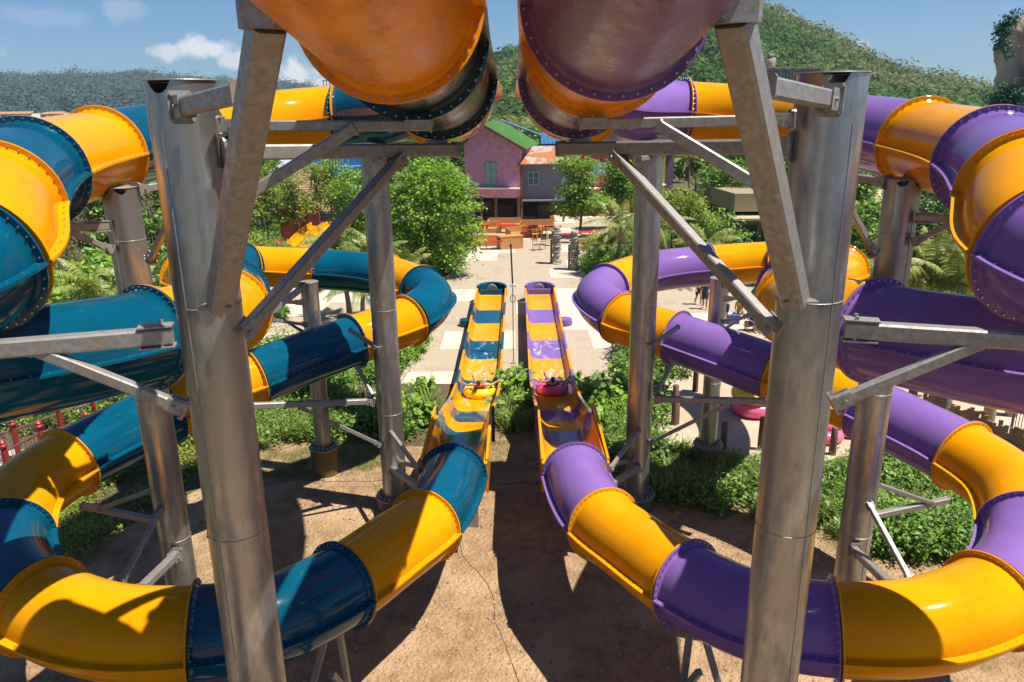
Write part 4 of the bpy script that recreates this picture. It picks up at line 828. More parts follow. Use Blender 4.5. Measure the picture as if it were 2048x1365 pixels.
make_tree('broadleaf_tree', 'slim young tree with an open crown in front of the rusty roof', 'tree', [(-.9, 0, 6.3, 1.2, 1.1, 1.0), (.5, 0, 5.6, 1.2, 1.1, 1.2), (-.2, 0, 4.2, 1.6, 1.3, 1.2), (.9, 0, 2.8, 2.0, 1.4, 1.0), (-.6, 0, 2.5, 1.6, 1.3, .9)], 5.2, .11, M['leafa'], 380, 26, .12, .26, 23, 16, loc=Gx(1155, 66), shell=.3, stems=2)
make_tree('broadleaf_tree', 'bright young tree in front of the red house', 'tree', [(0, 0, 5.0, 1.3, 1.2, 1.6), (.9, 0, 3.8, 1.5, 1.3, 1.3), (-.7, 0, 3.2, 1.4, 1.2, 1.2)], 4.6, .1, M['leafa'], 330, 26, .12, .26, 24, 12, loc=Gx(1232, 70), shell=.3, stems=2)
make_tree('broadleaf_tree', 'pale green sapling clump right of the slender right column', 'tree', [(0, 0, 3.6, 2.1, 1.6, 1.3), (1.4, 0, 2.6, 1.5, 1.3, 1.1)], 3.4, .08, M['leafy'], 230, 22, .12, .3, 25, 10, loc=Gx(1350, 58), shell=.3, stems=3)
make_tree('broadleaf_tree', 'thin twiggy sapling with lime leaves in front of the taupe pavilion', 'tree', [(0, 0, 3.5, 1.4, 1.0, .9), (.5, 0, 2.5, 1.9, 1.2, .6)], 3.2, .05, M['leafa'], 80, 20, .1, .24, 26, 10, loc=Gx(1430, 50), shell=.2, stems=2)
for i, (px, Y, h, sd, lab, mm) in enumerate([(478, 58, 6.3, 31, 'thin yellow-green tree rising behind the inclined beam on the left', 'leafy'), (540, 62, 6.6, 32, 'sparse yellow-green tree in front of the lilac-roofed hut', 'leafy'), (596, 60, 6.3, 33, 'sparse multi-stemmed tree in front of the tan stair', 'leafy'), (646, 66, 7.2, 34, 'slim tree with light foliage in front of the blue building', 'leafy'), (672, 68, 7.4, 35, 'thin-stemmed tree beside the red post of the blue building', 'leafa'), (440, 50, 3.4, 36, 'low rounded bright shrubby tree left of the dark red wall', 'leafa'), (510, 52, 2.6, 37, 'bushy yellow-green small tree below the stair', 'leafy'), (560, 50, 2.4, 38, 'bushy small tree with orange-tinged leaves near the yellow play slide', 'leafy')]):
    if h > 4: make_tree('broadleaf_tree', lab, 'tree', [(0, 0, h * .82, 1.3, 1.1, 1.1), (.6, 0, h * .6, 1.4, 1.1, 1.0), (-.7, 0, h * .45, 1.3, 1.1, .9)], h * .85, .06, M[mm], 110, 20, .12, .26, sd, 12, loc=Gx(px, Y), shell=.25, stems=3)
    else: make_tree('broadleaf_tree', lab, 'tree', [(0, 0, h * .55, 1.7, 1.4, h * .45), (1.0, 0, h * .4, 1.3, 1.2, h * .35)], h * .5, .07, M[mm], 200, 26, .12, .26, sd, 8, loc=Gx(px, Y), shell=.4)
# left frangipani, shrubs and dry tree
def fran(px, Y, h, sd, lab, mm='leafa', lf=.19):
    return make_tree('frangipani', lab, 'shrub', [(0, 0, h * .7, h * .5, h * .45, h * .33), (h * .3, 0, h * .45, h * .45, h * .4, h * .3), (-h * .35, 0, h * .42, h * .4, h * .4, h * .3)], h * .6, .08, M[mm], 120, 18, lf, .2, sd, 10, loc=Gx(px, Y), shell=.35)
fran(165, 33, 4.9, 41, 'leafy bright green frangipani in front of the faded red wall'); fran(90, 30, 3.7, 42, 'low frangipani bush at the far left below the yellow and blue bends'); fran(228, 36, 4.8, 43, 'taller frangipani hard against the far left column'); fran(310, 40, 6.0, 44, 'leafy tree between the far left column and the largest column', 'leafb'); fran(335, 33, 4.0, 45, 'dark leafy shrub behind the blue loop, between two left columns', 'leafb')
for i, (px, Y, h, lab) in enumerate([(112, 44, 5.2, 'nearly bare grey tree left of the far left column, thin one'), (68, 48, 5.6, 'nearly bare grey tree at the left edge'), (150, 52, 6.6, 'dry half-bare tree with yellowish leaves under the yellow bend'), (300, 54, 6.2, 'dry half-bare tree seen right of the far left column')]):
    make_tree('dry_tree', lab, 'tree', [(0, 0, h * .75, 1.6, 1.2, h * .25), (.8, 0, h * .5, 1.4, 1.1, h * .2)], h * .8, .06, P_('dryleaf', (.24, .24, .07), rough=.8, island=.4, var=.3, trans=.3) if i == 0 else M['dryleaf'], 120, 12, .07, .4, 50 + i, 24, loc=Gx(px, Y), shell=.2, stems=2, barkm=P_('greybark', (.26, .22, .19), rough=.9, var=.3) if i == 0 else M['greybark'])
# right trees
make_tree('broadleaf_tree', 'dense dark green tree with twin trunks right of the largest right column', 'tree', [(0, 0, 4.9, 1.9, 1.7, 1.7), (-.6, 0, 3.4, 1.6, 1.5, 1.3), (1.2, .3, 3.6, 1.6, 1.4, 1.4), (2.5, .5, 4.3, 1.8, 1.5, 1.7)], 3.2, .14, M['leafb'], 420, 26, .12, .24, 61, 12, loc=Gx(1722, 36), shell=.5, stems=2)
make_tree('broadleaf_tree', 'wide dark green tree behind the right column with the clamped arms', 'tree', [(0, 0, 4.9, 2.4, 1.9, 1.9), (2.0, 0, 3.6, 2.2, 1.8, 1.6), (-1.6, 0, 3.6, 1.8, 1.6, 1.5)], 3.6, .16, M['leafc'], 460, 26, .12, .26, 62, 12, loc=Gx(1890, 34), shell=.5, stems=2)
make_tree('broadleaf_tree', 'dark tree at the right edge behind the purple bend', 'tree', [(0, 0, 4.4, 2.3, 1.9, 2.1), (-1.5, 0, 2.9, 1.8, 1.6, 1.4)], 3.4, .15, M['leafc'], 320, 26, .12, .26, 63, 12, loc=Gx(2040, 36), shell=.5)
make_tree('broadleaf_tree', 'mid green tree filling the gap beside the largest right column', 'tree', [(0, 0, 3.0, 1.8, 1.5, 1.6), (1.3, 0, 2.1, 1.6, 1.4, 1.2)], 2.4, .12, M['leafb'], 240, 26, .12, .26, 64, 10, loc=Gx(1705, 44), shell=.5)
make_tree('round_bush', 'clipped round dark green bush beside the rough stone pillars', 'bush', [(0, 0, .8, 1.15, 1.0, .8), (.9, .3, .7, .9, .9, .7)], .5, .06, M['leafb'], 260, 22, .08, .14, 65, 5, loc=Gx(1192, 50.5), shell=.75)
make_tree('round_bush', 'small flowering bush at the kerb between the left loop and the plaza', 'bush', [(0, 0, .7, .75, .7, .7), (.2, 1.2, .8, .7, .8, .8), (-.2, -1.0, .6, .6, .7, .6)], .5, .05, M['leafa'], 220, 20, .07, .13, 66, 5, loc=(at(815, 720, z=0).x, at(815, 720, z=0).y, 0), shell=.7)
make_tree('round_bush', 'leafy bush at the kerb between the right loop and the plaza', 'bush', [(0, 0, .7, .8, .8, .7), (.7, -1.2, .7, .8, .8, .7), (1.4, -2.4, .6, .9, .8, .6)], .5, .05, M['leafb'], 260, 20, .08, .14, 67, 5, loc=(at(1262, 715, z=0).x, at(1262, 715, z=0).y, 0), shell=.7)
make_tree('round_bush', 'low bright green shrub behind the stone pillars', 'bush', [(0, 0, .6, 1.6, 1.0, .6), (1.6, .5, .8, 1.2, 1.0, .8)], .4, .05, M['leafy'], 200, 20, .09, .16, 68, 5, loc=Gx(1200, 60), shell=.6)
make_tree('round_bush', 'small green bush beside the deck under the far left loop', 'bush', [(0, 0, .45, .6, .6, .45)], .3, .04, M['leafb'], 90, 20, .07, .12, 69, 4, loc=(at(556, 640, z=0).x, at(556, 640, z=0).y, 0), shell=.6)
# palms
def palm(px, Y, h, sd, lab, **k): return make_palm(lab, h, sd, loc=Gx(px, Y), **k)
palm(690, 40, 2.0, 71, 'coconut palm whose trunk stands below the far left loop', L=2.6, n=16, elev=(-.3, 1.3), trunk_r=.14)
palm(716, 38.5, 2.4, 72, 'second palm beside the slender left column, leaning over the deck', L=2.2, n=14, elev=(0, 1.4), trunk_r=.12)
palm(665, 49, 2.3, 73, 'spreading palm left of the slender left column, fronds against the bushes', L=3.1, n=18)
palm(742, 47, 2.0, 74, 'low palm with wide arching fronds directly behind the slender left column', L=3.0, n=18)
palm(812, 45.5, 1.6, 75, 'short palm with pale upright fronds in front of the large round tree', L=2.4, n=12, elev=(.5, 1.4))
palm(503, 47, 1.0, 76, 'low fan of palm fronds near the dark red wall', L=2.2, n=14)
palm(1236, 51, 3.1, 77, 'pale yellow-green palm just left of the slender right column', L=3.2, n=18, elev=(.0, 1.4), dry=5)
palm(1216, 53, 1.4, 78, 'short palm leaning over the plaza kerb on the right', L=2.4, n=12, elev=(.2, 1.4))
palm(1300, 55, 2.6, 79, 'palm directly behind the slender right column', L=3.2, n=18, dry=6)
palm(1400, 48, 2.4, 80, 'palm with a skirt of dry brown fronds in front of the taupe pavilion', L=2.8, n=14, elev=(.1, 1.2), dry=12)
palm(195, 30.5, 3.5, 81, 'palm with long arching fronds over the faded red wall on the left', L=3.0, n=18, elev=(.1, 1.3))
palm(268, 31.5, 3.6, 82, 'dense palm between the two left columns', L=2.6, n=18)
palm(325, 35, 3.8, 83, 'palm crown glimpsed behind the largest left column', L=2.4, n=16)
palm(1870, 27.5, 4.4, 84, 'palm with broad green fronds under the right purple bends', L=3.0, n=20, elev=(.3, 1.45)); palm(1945, 27, 4.0, 85, 'tall-fronded palm at the right beneath the purple bend', L=3.3, n=16, elev=(.6, 1.45)); palm(1800, 30, 3.8, 86, 'palm hard behind the right column with clamped arms', L=2.6, n=16, elev=(.3, 1.4)); palm(1745, 32, 3.8, 87, 'palm between the two right columns', L=2.6, n=16, elev=(.3, 1.4))
palm(1372, 92, 4.6, 88, 'tall distant palm beside the violet house', L=3.4, n=20, dry=6); palm(1432, 86, 4.0, 89, 'distant palm above the taupe pavilion, second from the violet house', L=3.4, n=20, dry=8); palm(1480, 90, 4.2, 90, 'distant palm above the taupe pavilion, third from the violet house', L=3.2, n=18, dry=8)
px_ = make_palm('palm whose trunk stands on the path right of the wooden bollards', 3.2, 91, loc=tuple(at(1885, 850, z=0)), L=2.6, n=14, trunk_r=.2, elev=(.5, 1.3))
# background belt of trees behind the buildings: two crowns reused
proto = make_tree('background_tree', 'one of the mid green trees in the belt beyond the park buildings', 'tree', [(0, 0, 5.5, 3.0, 2.6, 2.6), (1.8, 0, 4.0, 2.2, 2, 2.2), (-2.0, 0, 4.2, 2.2, 2, 2.2)], 4, .2, M['leafb'], 330, 24, .2, .38, 101, 8, group='trees in the belt beyond the park buildings', shell=.5, loc=Gx(420, 95))
pproto = make_palm('one of the coconut palms in the grove below the green hill', 6.5, 102, L=3.4, n=18, loc=Gx(1010, 150), group='palms in the grove below the hill', k=12, leaf=.6, trunk_r=.16)
rr = random.Random(9)
for k in range(56):
    px = -150 + k * 42 + rr.uniform(-25, 25)
    Y = rr.uniform(100, 140) if 560 < px < 1400 else rr.uniform(58, 120)
    dup(proto, Gx(px, Y), rr.uniform(0, 6.28), sc=rr.uniform(.7, 1.15))
for k in range(60):
    px = rr.choice([rr.uniform(850, 1180), rr.uniform(850, 1500), rr.uniform(-100, 700)])
    dup(pproto, Gx(px, rr.uniform(120, 230)), rr.uniform(0, 6.28), sc=rr.uniform(.8, 1.25))
# -------- planting beds
def bed(name, poly, nclump, h, w, lean, m, lab, seed, nb=24, spread=.07, cat='ground cover'):
    rng = np.random.default_rng(seed); q = inpoly(poly, int(nclump * 1.3), rng); w_ = np.array([mnoise.noise(Vector((a * .6 + seed, b * .6, 3))) for a, b in q]); q = q[w_ > -.13]; nclump = len(q); c = np.repeat(q, nb, 0); c3 = np.concatenate([c + rng.normal(size=c.shape) * spread, np.full((len(c), 1), .01)], 1)
    hh = np.repeat(h * rng.uniform(.6, 1.3, nclump), nb); me = npmesh(name, blades(c3, hh, w, rng, lean), 4, m)
    return tag(link(name, me), lab, cat, kind='stuff')
def leafbed(name, poly, nclump, h, leaf, m, lab, seed, nl=40, spread=.22):
    rng = np.random.default_rng(seed); q = inpoly(poly, int(nclump * 1.35), rng); w_ = np.array([mnoise.noise(Vector((a * .55 + seed, b * .55, 0))) for a, b in q]); keep = w_ > -.16; q = q[keep]; w_ = w_[keep]; nclump = len(q)
    z = h * rng.uniform(.25, 1, nclump) * np.clip(.85 + w_ * 1.3, .45, 1.6); c = np.concatenate([q, z[:, None]], 1)
    P = np.repeat(c, nl, 0) + rng.normal(size=(nclump * nl, 3)) * np.array([spread, spread, h * .3]); P[:, 2] = np.abs(P[:, 2])
    return tag(link(name, npmesh(name, leaves(P, leaf, rng, .9), 4, m)), lab, 'ground cover', kind='stuff')
stripL = GP([(470, 800), (880, 806), (872, 830), (845, 875), (780, 885), (660, 880), (560, 890), (470, 915)])
stripM = GP([(1003, 775), (1058, 775), (1064, 868), (985, 880), (990, 830)])
stripR = GP([(1160, 806), (1262, 810), (1325, 912), (1500, 945), (1640, 958), (1660, 985), (1640, 1055), (1480, 1045), (1300, 1000), (1220, 930), (1185, 860)])
stripR2 = GP([(1640, 965), (1780, 915), (1900, 900), (1990, 1000), (1960, 1120), (1800, 1120), (1660, 1085)])
stripL2 = GP([(100, 1000), (230, 930), (400, 860), (410, 950), (280, 1030), (190, 1120), (110, 1150)])
hedgeL = [(-30, 25.0), (-12.4, 24.2), (-9.6, 22.6), (-6.5, 27), (-6.5, 34), (-30, 38)]
M['spiky'] = mat('spiky_leaf', (.19, .30, .05), .5, col2=(.28, .36, .09), vscale=1, island=.4, trans=.35)
bed('strap_leaf_plants', stripL, 330, .72, .055, .85, M['spiky'], 'spiky strap-leaved plants filling the bed left of the blue slide', 201); bed('strap_leaf_plants', stripM, 60, .8, .055, .85, M['spiky'], 'spiky strap-leaved plants between the two troughs', 202)
bed('strap_leaf_plants', stripR, 520, .66, .055, .85, M['spiky'], 'spiky strap-leaved plants filling the bed right of the purple slide', 203)
bed('strap_leaf_plants', stripR2, 160, .55, .045, .7, M['spiky'], 'spiky leaves among the low shrubs under the right bend', 207)
leafbed('low_shrubs', stripR2, 900, .5, .065, M['leafb'], 'low bright-leaved shrubs covering the ground under the right bend', 204); leafbed('low_shrubs', stripR, 420, .5, .075, M['leafb'], 'dark low shrubs at the back of the right bed', 205)
leafbed('low_shrubs', stripL2, 240, .3, .05, M['leafy'], 'low yellow-green shrubs under the left bend', 206); leafbed('low_shrubs', hedgeL, 1500, .7, .08, M['leafb'], 'bright hedge plants behind the red railing on the left', 208); leafbed('low_shrubs', stripL, 300, .5, .075, M['leafb'], 'dark low shrubs at the back of the left bed', 209)
mid = [(-9, 26.5), (-6.4, 26.5), (-6.6, 31), (-13.5, 34), (-15, 44), (-30, 46), (-30, 36), (-13, 31)]
leafbed('low_shrubs', mid, 900, .7, .09, M['leafb'], 'mixed low shrubs behind the left loops', 210); bed('tall_grass', GP([(-100, 560), (330, 560), (420, 470), (330, 420), (-100, 430)]), 2600, .8, .05, .5, P_('drygrass', (.26, .27, .08), rough=.8, island=.4, var=.3, trans=.3), 'tall yellowish grass on the slope at the far left', 211, nb=14, spread=.3, cat='grass')
leafbed('low_shrubs', GP([(430, 573), (700, 573), (885, 560), (925, 530), (935, 500), (900, 445), (430, 440)]), 1500, .6, .1, M['leafb'], 'mixed low shrubs around the trees left of the plaza', 212)
leafbed('low_shrubs', GP([(1190, 558), (1500, 575), (1800, 600), (2200, 600), (2200, 480), (1285, 445), (1240, 470), (1185, 500), (1168, 545)]), 2600, .6, .1, M['leafb'], 'mixed low shrubs among the palms right of the plaza', 213)
bed('lawn_grass', GP([(500, 960), (540, 890), (760, 870), (800, 890), (790, 930), (640, 960)]), 1500, .09, .008, .5, M['grass'], 'patchy green lawn grass beside the footing of the slim left column', 214, nb=12, spread=.1, cat='grass')
bed('lawn_grass', GP([(978, 870), (1040, 870), (1010, 930), (965, 925)]), 160, .07, .008, .5, M['grass'], 'sparse grass tufts on the dirt between the troughs', 215, nb=10, spread=.12, cat='grass')
bed('lawn_grass', GP([(1640, 1050), (1720, 1090), (1960, 1120), (1960, 1150), (1640, 1100)]), 260, .07, .008, .5, M['grass'], 'sparse grass tufts along the dirt edge on the right', 216, nb=10, spread=.12, cat='grass')
leafbed('low_shrubs', GP([(470, 712), (690, 716), (820, 712), (790, 770), (500, 800)]), 320, .5, .08, M['leafb'], 'low shrubs between the plaza and the left planting bed', 217)
leafbed('low_shrubs', GP([(1230, 692), (1325, 745), (1322, 880), (1255, 790), (1170, 776), (1250, 772)]), 260, .5, .08, M['leafb'], 'low shrubs between the kerb and the right planting bed', 218)

# sea-grape shrubs with big round leaves
def seagrape(px, py, h, sd, lab, n=150):
    rng = np.random.default_rng(sd); t = thing('sea_grape_shrub', lab, 'shrub', tuple(G(px, py))); P = []; st = MB()
    for k in range(12):
        a = rng.uniform(0, 6.28); r = rng.uniform(.05, .55) * h; zt = h * rng.uniform(.5, 1.05); top = Vector((math.cos(a) * r, math.sin(a) * r, zt)); st.rod([(0, 0, 0), (top.x * .4, top.y * .4, zt * .5), tuple(top)], .014, 5, r2=.006)
        for j in range(n // 12):
            f = rng.uniform(.35, 1.08); P.append([top.x * f + rng.normal() * .09, top.y * f + rng.normal() * .09, zt * f + rng.normal() * .05])
    P = np.array(P); nn = len(P); nrm = rotvecs(nn, rng); nrm[:, 2] = np.abs(nrm[:, 2]) + .7; nrm[:, 1] -= .4; nrm /= np.linalg.norm(nrm, axis=1)[:, None]; a = np.cross(nrm, rotvecs(nn, rng)); a /= np.linalg.norm(a, axis=1)[:, None]; b = np.cross(nrm, a); s = rng.uniform(.07, .135, nn)[:, None]
    V = np.stack([P + (a * math.cos(q_) + b * math.sin(q_) * .85) * s for q_ in [math.pi / 4 * i for i in range(8)]], 1)
    link('leaves', npmesh('leaves', V, 8, M['leafa']), t); st.build('stems', M['bark'], t)
for px, py, h, sd, lab in [(1010, 812, 1.35, 301, 'tall sea-grape shrub with big round leaves between the two troughs'), (1040, 838, 1.0, 302, 'shorter sea-grape shrub just left of the purple trough'), (985, 848, .9, 303, 'small sea-grape shrub hugging the right side of the blue trough'), (810, 835, 1.1, 304, 'sea-grape shrub in the left bed, nearest the slender left column'), (845, 850, 1.0, 305, 'sea-grape shrub in the left bed, nearest the blue trough'), (850, 800, .9, 306, 'small sea-grape shrub at the plaza edge, left bed'), (1180, 815, 1.2, 307, 'sea-grape shrub at the plaza edge beside the purple trough'), (1215, 840, 1.2, 308, 'sea-grape shrub in the middle of the right bed, near the column'), (1192, 880, 1.1, 309, 'lowest sea-grape shrub right of the purple trough'), (1150, 790, .8, 310, 'small sea-grape shrub touching the purple trough at the plaza edge'), (1235, 790, 1.0, 311, 'sea-grape shrub against the kerb left of the slender right column'), (240, 960, .8, 312, 'broad-leaved shrub under the left yellow bend'), (1040, 790, 1.1, 313, 'sea-grape shrub at the plaza end of the gap between the slides')]:
    seagrape(px, py, h, sd, lab)

rng = np.random.default_rng(401)
q1 = inpoly(GP([(470, 880), (860, 860), (1200, 860), (1650, 1050), (1950, 1120), (1900, 1180), (1300, 1080), (600, 1040), (300, 1080)]), 1500, rng)
tag(link('leaf_litter', npmesh('leaf_litter', leaves(np.concatenate([q1, rng.uniform(.015, .04, (len(q1), 1))], 1), .035, rng, 3), 4, P_('deadleaf', (.24, .12, .045), rough=.8, island=.5, var=.3))), 'dry brown leaves scattered on the dirt along the planting beds', 'leaf litter', kind='stuff')
bed('weeds', GP([(420, 950), (760, 935), (1200, 940), (1640, 1085), (1900, 1140), (1500, 1180), (1100, 1000), (500, 1060)]), 120, .09, .012, .7, M['grass'], 'scattered weeds poking through the dirt beyond the beds', 402, nb=9, spread=.05, cat='weeds')
# ---------------------------------------------------------------- rock tower, ruin, statue
def rocky(name, lab, cat, x, y, prof, seed, n=110, rows=110, amp=.35, sy=.8):
    vs = []; z0, z1 = prof[0][0], prof[-1][0]
    for i in range(rows + 1):
        z = z0 + (z1 - z0) * i / rows; r = float(np.interp(z, [p[0] for p in prof], [p[1] for p in prof])); ox = float(np.interp(z, [p[0] for p in prof], [p[2] for p in prof]))
        for j in range(n):
            a = 2 * math.pi * j / n; d = mnoise.fractal(Vector((math.cos(a) * 1.3 + seed, math.sin(a) * 1.3, z * .16)), 1.0, 2.0, 5) * amp * 2 + abs(mnoise.noise(Vector((math.cos(a) * 4, math.sin(a) * 4 + seed, z * .3)))) * amp * 1.1 - .35 * amp + .16 * abs(mnoise.noise(Vector((math.cos(a) * 14, math.sin(a) * 14, z * .9)))) + .10 * mnoise.noise(Vector((math.cos(a) * 30, math.sin(a) * 30, z * 3)))
            vs.append((x + ox + math.cos(a) * (r + d), y + math.sin(a) * (r + d) * sy, z))
    fs = [(i * n + j, i * n + (j + 1) % n, (i + 1) * n + (j + 1) % n, (i + 1) * n + j) for i in range(rows) for j in range(n)] + [tuple(range(rows * n, rows * n + n))]
    t = thing(name, lab, cat); m_ = MB(); m_.add(vs, fs); m_.build('rock', M['stone2'], t, True, 50); return t
P_('stone2', (.56, .46, .36), rough=.95, col2=(.28, .21, .16), vscale=.6, stretch=(1, 1, .35), bump=1, bscale=2, detail=10, col3=(.42, .30, .2)); M['stone2'].node_tree.nodes['Bump'].inputs['Distance'].default_value = .3
Yk = 46; k0 = at(2048, 150, Y=Yk)
zt = lambda py: at(2040, py, Y=Yk).z
rk = rocky('rock_tower', 'tall craggy artificial rock tower draped with blue-green vines at the right edge', 'rock tower', k0.x + 1.9, Yk, [(0, 2.6, .2), (zt(215), 2.3, .0), (zt(160), 2.35, 0), (zt(100), 2.1, .15), (zt(60), 1.9, .35), (zt(20), 1.3, .8), (zt(-30), .9, 1.0)], 3.3, amp=.75)
P_('vine', (.02, .13, .085), rough=.6, island=.5, var=.3, trans=.2)
rng = np.random.default_rng(77); bl = []
for px, py, r in [(2010, 60, .45), (2015, 45, .4), (2025, 35, .35), (2008, 90, .3), (2010, 180, .8), (1995, 195, .5), (2030, 190, .8), (2040, 215, .9), (2005, 215, .7), (2020, 110, .25)]:
    p = at(px, py, Y=Yk - 1.9); bl.append((p.x, p.y + .2, p.z, r, .5, r * 1.1))
P, cc = crown_pts(bl, 150, 34, .16, rng, .2); link('vine', npmesh('vine', leaves(P, .08, rng, .1), 4, M['vine']), rk)
# ruin wall with owl statue
Yo = 95; m_ = MB(); w_ = at(1503, 150, Y=Yo).x; e_ = at(1640, 150, Y=Yo).x; zt_ = at(1540, 136, Y=Yo).z
ruin = thing('temple_wall', 'weathered grey-brown stone temple wall with moulded bands on the skyline behind the right column', 'wall')
for k, (z0, z1, ex) in enumerate([(zt_ - 12, zt_ - 3.2, .5), (zt_ - 3.2, zt_ - 2.9, .8), (zt_ - 2.9, zt_ - 2.3, .4), (zt_ - 2.3, zt_ - 2.05, .75), (zt_ - 2.05, zt_ - .35, .3), (zt_ - .35, zt_ - .1, .65)]): m_.box(((w_ + e_) / 2, Yo + 2, (z0 + z1) / 2), (e_ - w_ + ex * 2, 3 + ex * 2, z1 - z0))
rr = random.Random(4)
for k in range(22):
    x = w_ + (e_ - w_) * (k + .5) / 22; m_.box((x, Yo + .05, zt_ - 1.2), ((e_ - w_) / 22 * rr.uniform(.6, .85), .3, 1.55)); m_.box((x, Yo - .1, zt_ - .03), ((e_ - w_) / 22 * .8, .5, rr.uniform(.1, .3)))
m_.build('masonry', M['stone'], ruin)
ow = at(1541, 134, Y=Yo + .5); os_ = (at(1541, 103, Y=Yo).z - ow.z) / 2.2
owl = thing('owl_statue', 'stone owl statue with folded wings perched on the temple wall', 'statue', (ow.x, Yo + .8, zt_ - .1), R_(12))
m_ = MB(); S = os_; m_.lathe((0, 0, 0), [(.62 * S, 0), (.74 * S, .3 * S), (.8 * S, .9 * S), (.72 * S, 1.35 * S), (.52 * S, 1.62 * S), (.46 * S, 1.7 * S)], 18, sy=.85); m_.build('body', M['stone'], owl, True)
m_ = MB(); m_.ball((0, -.04 * S, 1.92 * S), (.55 * S, .48 * S, .36 * S), 14); m_.box((0, -.1 * S, 2.16 * S), (1.05 * S, .7 * S, .1 * S)); 
for sg in (-1, 1): m_.lathe((sg * .36 * S, -.1 * S, 2.2 * S), [(.14 * S, 0), (.03 * S, .16 * S)], 6); m_.ball((sg * .24 * S, -.42 * S, 1.95 * S), (.18 * S, .1 * S, .16 * S), 10)
m_.ball((0, -.5 * S, 1.84 * S), (.07 * S, .12 * S, .13 * S), 8); m_.build('head', M['stone'], owl, True)
for sg in (-1, 1): MB().ball((sg * .72 * S, .05 * S, .85 * S), (.2 * S, .5 * S, .85 * S), 12).build('wing', M['stone'], owl, True)
# rough stone pillars on the plaza
def pillar(px, pyb, pyt, lab, sd):
    p = G(px, pyb); h = at(px, pyt, Y=p.y).z; rr = random.Random(sd); t = thing('stone_pillar', lab, 'pillar', (p.x, p.y, 0)); m_ = MB(); z = 0; o = 0
    while z < h:
        dz = rr.uniform(.11, .24); rx_, ry_ = rr.uniform(.25, .40), rr.uniform(.25, .38); a = rr.uniform(0, 1.5)
        m_.lathe((rr.uniform(-.06, .06), rr.uniform(-.06, .06), z), [(rx_ * .85, 0), (rx_ * 1.02, dz * .3), (rx_, dz * .7), (rx_ * .82, dz)], 9, sy=ry_ / rx_); z += dz * .97
    m_.build('stones', M['stone'], t); MB().box((-.34, .1, h * .32), (.14, .14, h * .64)).build('wooden_post', M['brown'], t)
pillar(1112, 528, 453, 'rough stacked-stone pillar nearer the pink house, with a wooden post at its side', 1); pillar(1148, 540, 462, 'rough stacked-stone pillar nearer the clipped round bush', 2)
# lamp / pole between the slides
lp = thing('lamp_pole', 'slim black pole on a pale rod standing between the two troughs on the plaza', 'pole', tuple(G(1027, 728))); pz = lambda py: at(1026, py, Y=lp.location.y).z
MB().rod([(0, 0, 0), (0, 0, pz(572))], .022, 8).build('rod', M['steel2'], lp); MB().rod([(0, 0, pz(572)), (-.06, 0, pz(492))], .035, 8).ball((-.06, 0, pz(491)), .06, 8).build('pole', M['rubber'], lp)
MB().box((0, 0, pz(571)), (.26, .16, .10)).build('bracket', M['white'], lp); m_ = MB(); c_ = [(math.cos(a) * .11, 0, pz(598) + math.sin(a) * .16) for a in [2 * math.pi * k / 16 for k in range(17)]]; m_.rod(c_, .015, 6); m_.build('hose_loop', M['rubber'], lp); MB().lathe((0, 0, 0), [(.12, .015), (.12, .04), (.05, .06)], 12).build('base', M['steel2'], lp)
# bollard lights at the plaza edge
for px, py, lab in [(848, 782, 'small dark path light at the plaza edge left of the blue trough'), (1205, 774, 'small dark path light at the plaza edge right of the purple trough')]:
    p = G(px, py); b = thing('path_light', lab, 'path light', (p.x, p.y, 0)); MB().rod([(0, 0, 0), (0, 0, .42)], .035, 8).build('stem', M['rubber'], b); MB().lathe((0, 0, .42), [(.07, 0), (.09, .06), (.085, .16), (.03, .2)], 12).build('lamp_head', M['rubber'], b, True)
# wooden bollards
P_('log', (.21, .12, .08), rough=.8, col2=(.12, .065, .045), vscale=4, stretch=(1, 1, .2), bump=.3)
bl_ = [(1348, 850, 770, 'leftmost wooden bollard on the path, beside the kerb'), (1351, 818, 780, 'wooden bollard behind the leftmost one'), (1352, 848, 802, 'thick wooden bollard just in front of the kerb'), (1390, 784, 738, 'wooden bollard left of the slim right column, set back on the path'), (1446, 898, 845, 'wooden bollard standing alone right of the tall painted footing'), (1436, 773, 756, 'short wooden bollard hidden behind the slim right column'), (1664, 910, 855, 'wooden bollard in front of the pink float'), (1521, 900, 835, 'wooden bollard touching the left side of the largest right column in view'), (1668, 800, 770, 'wooden bollard glimpsed under the purple loop')]
for px, pb, pt, lab in bl_:
    p = G(px, pb); h = at(px, pt, Y=p.y).z; b = MB(); b.lathe((0, 0, 0), [(.115, 0), (.11, h * .5), (.105, h - .03), (.085, h)], 14); tag(b.build('wooden_bollard', M['log'], None, True, 40, loc=(p.x, p.y, 0)), lab, 'bollard', 'wooden bollards on the path')
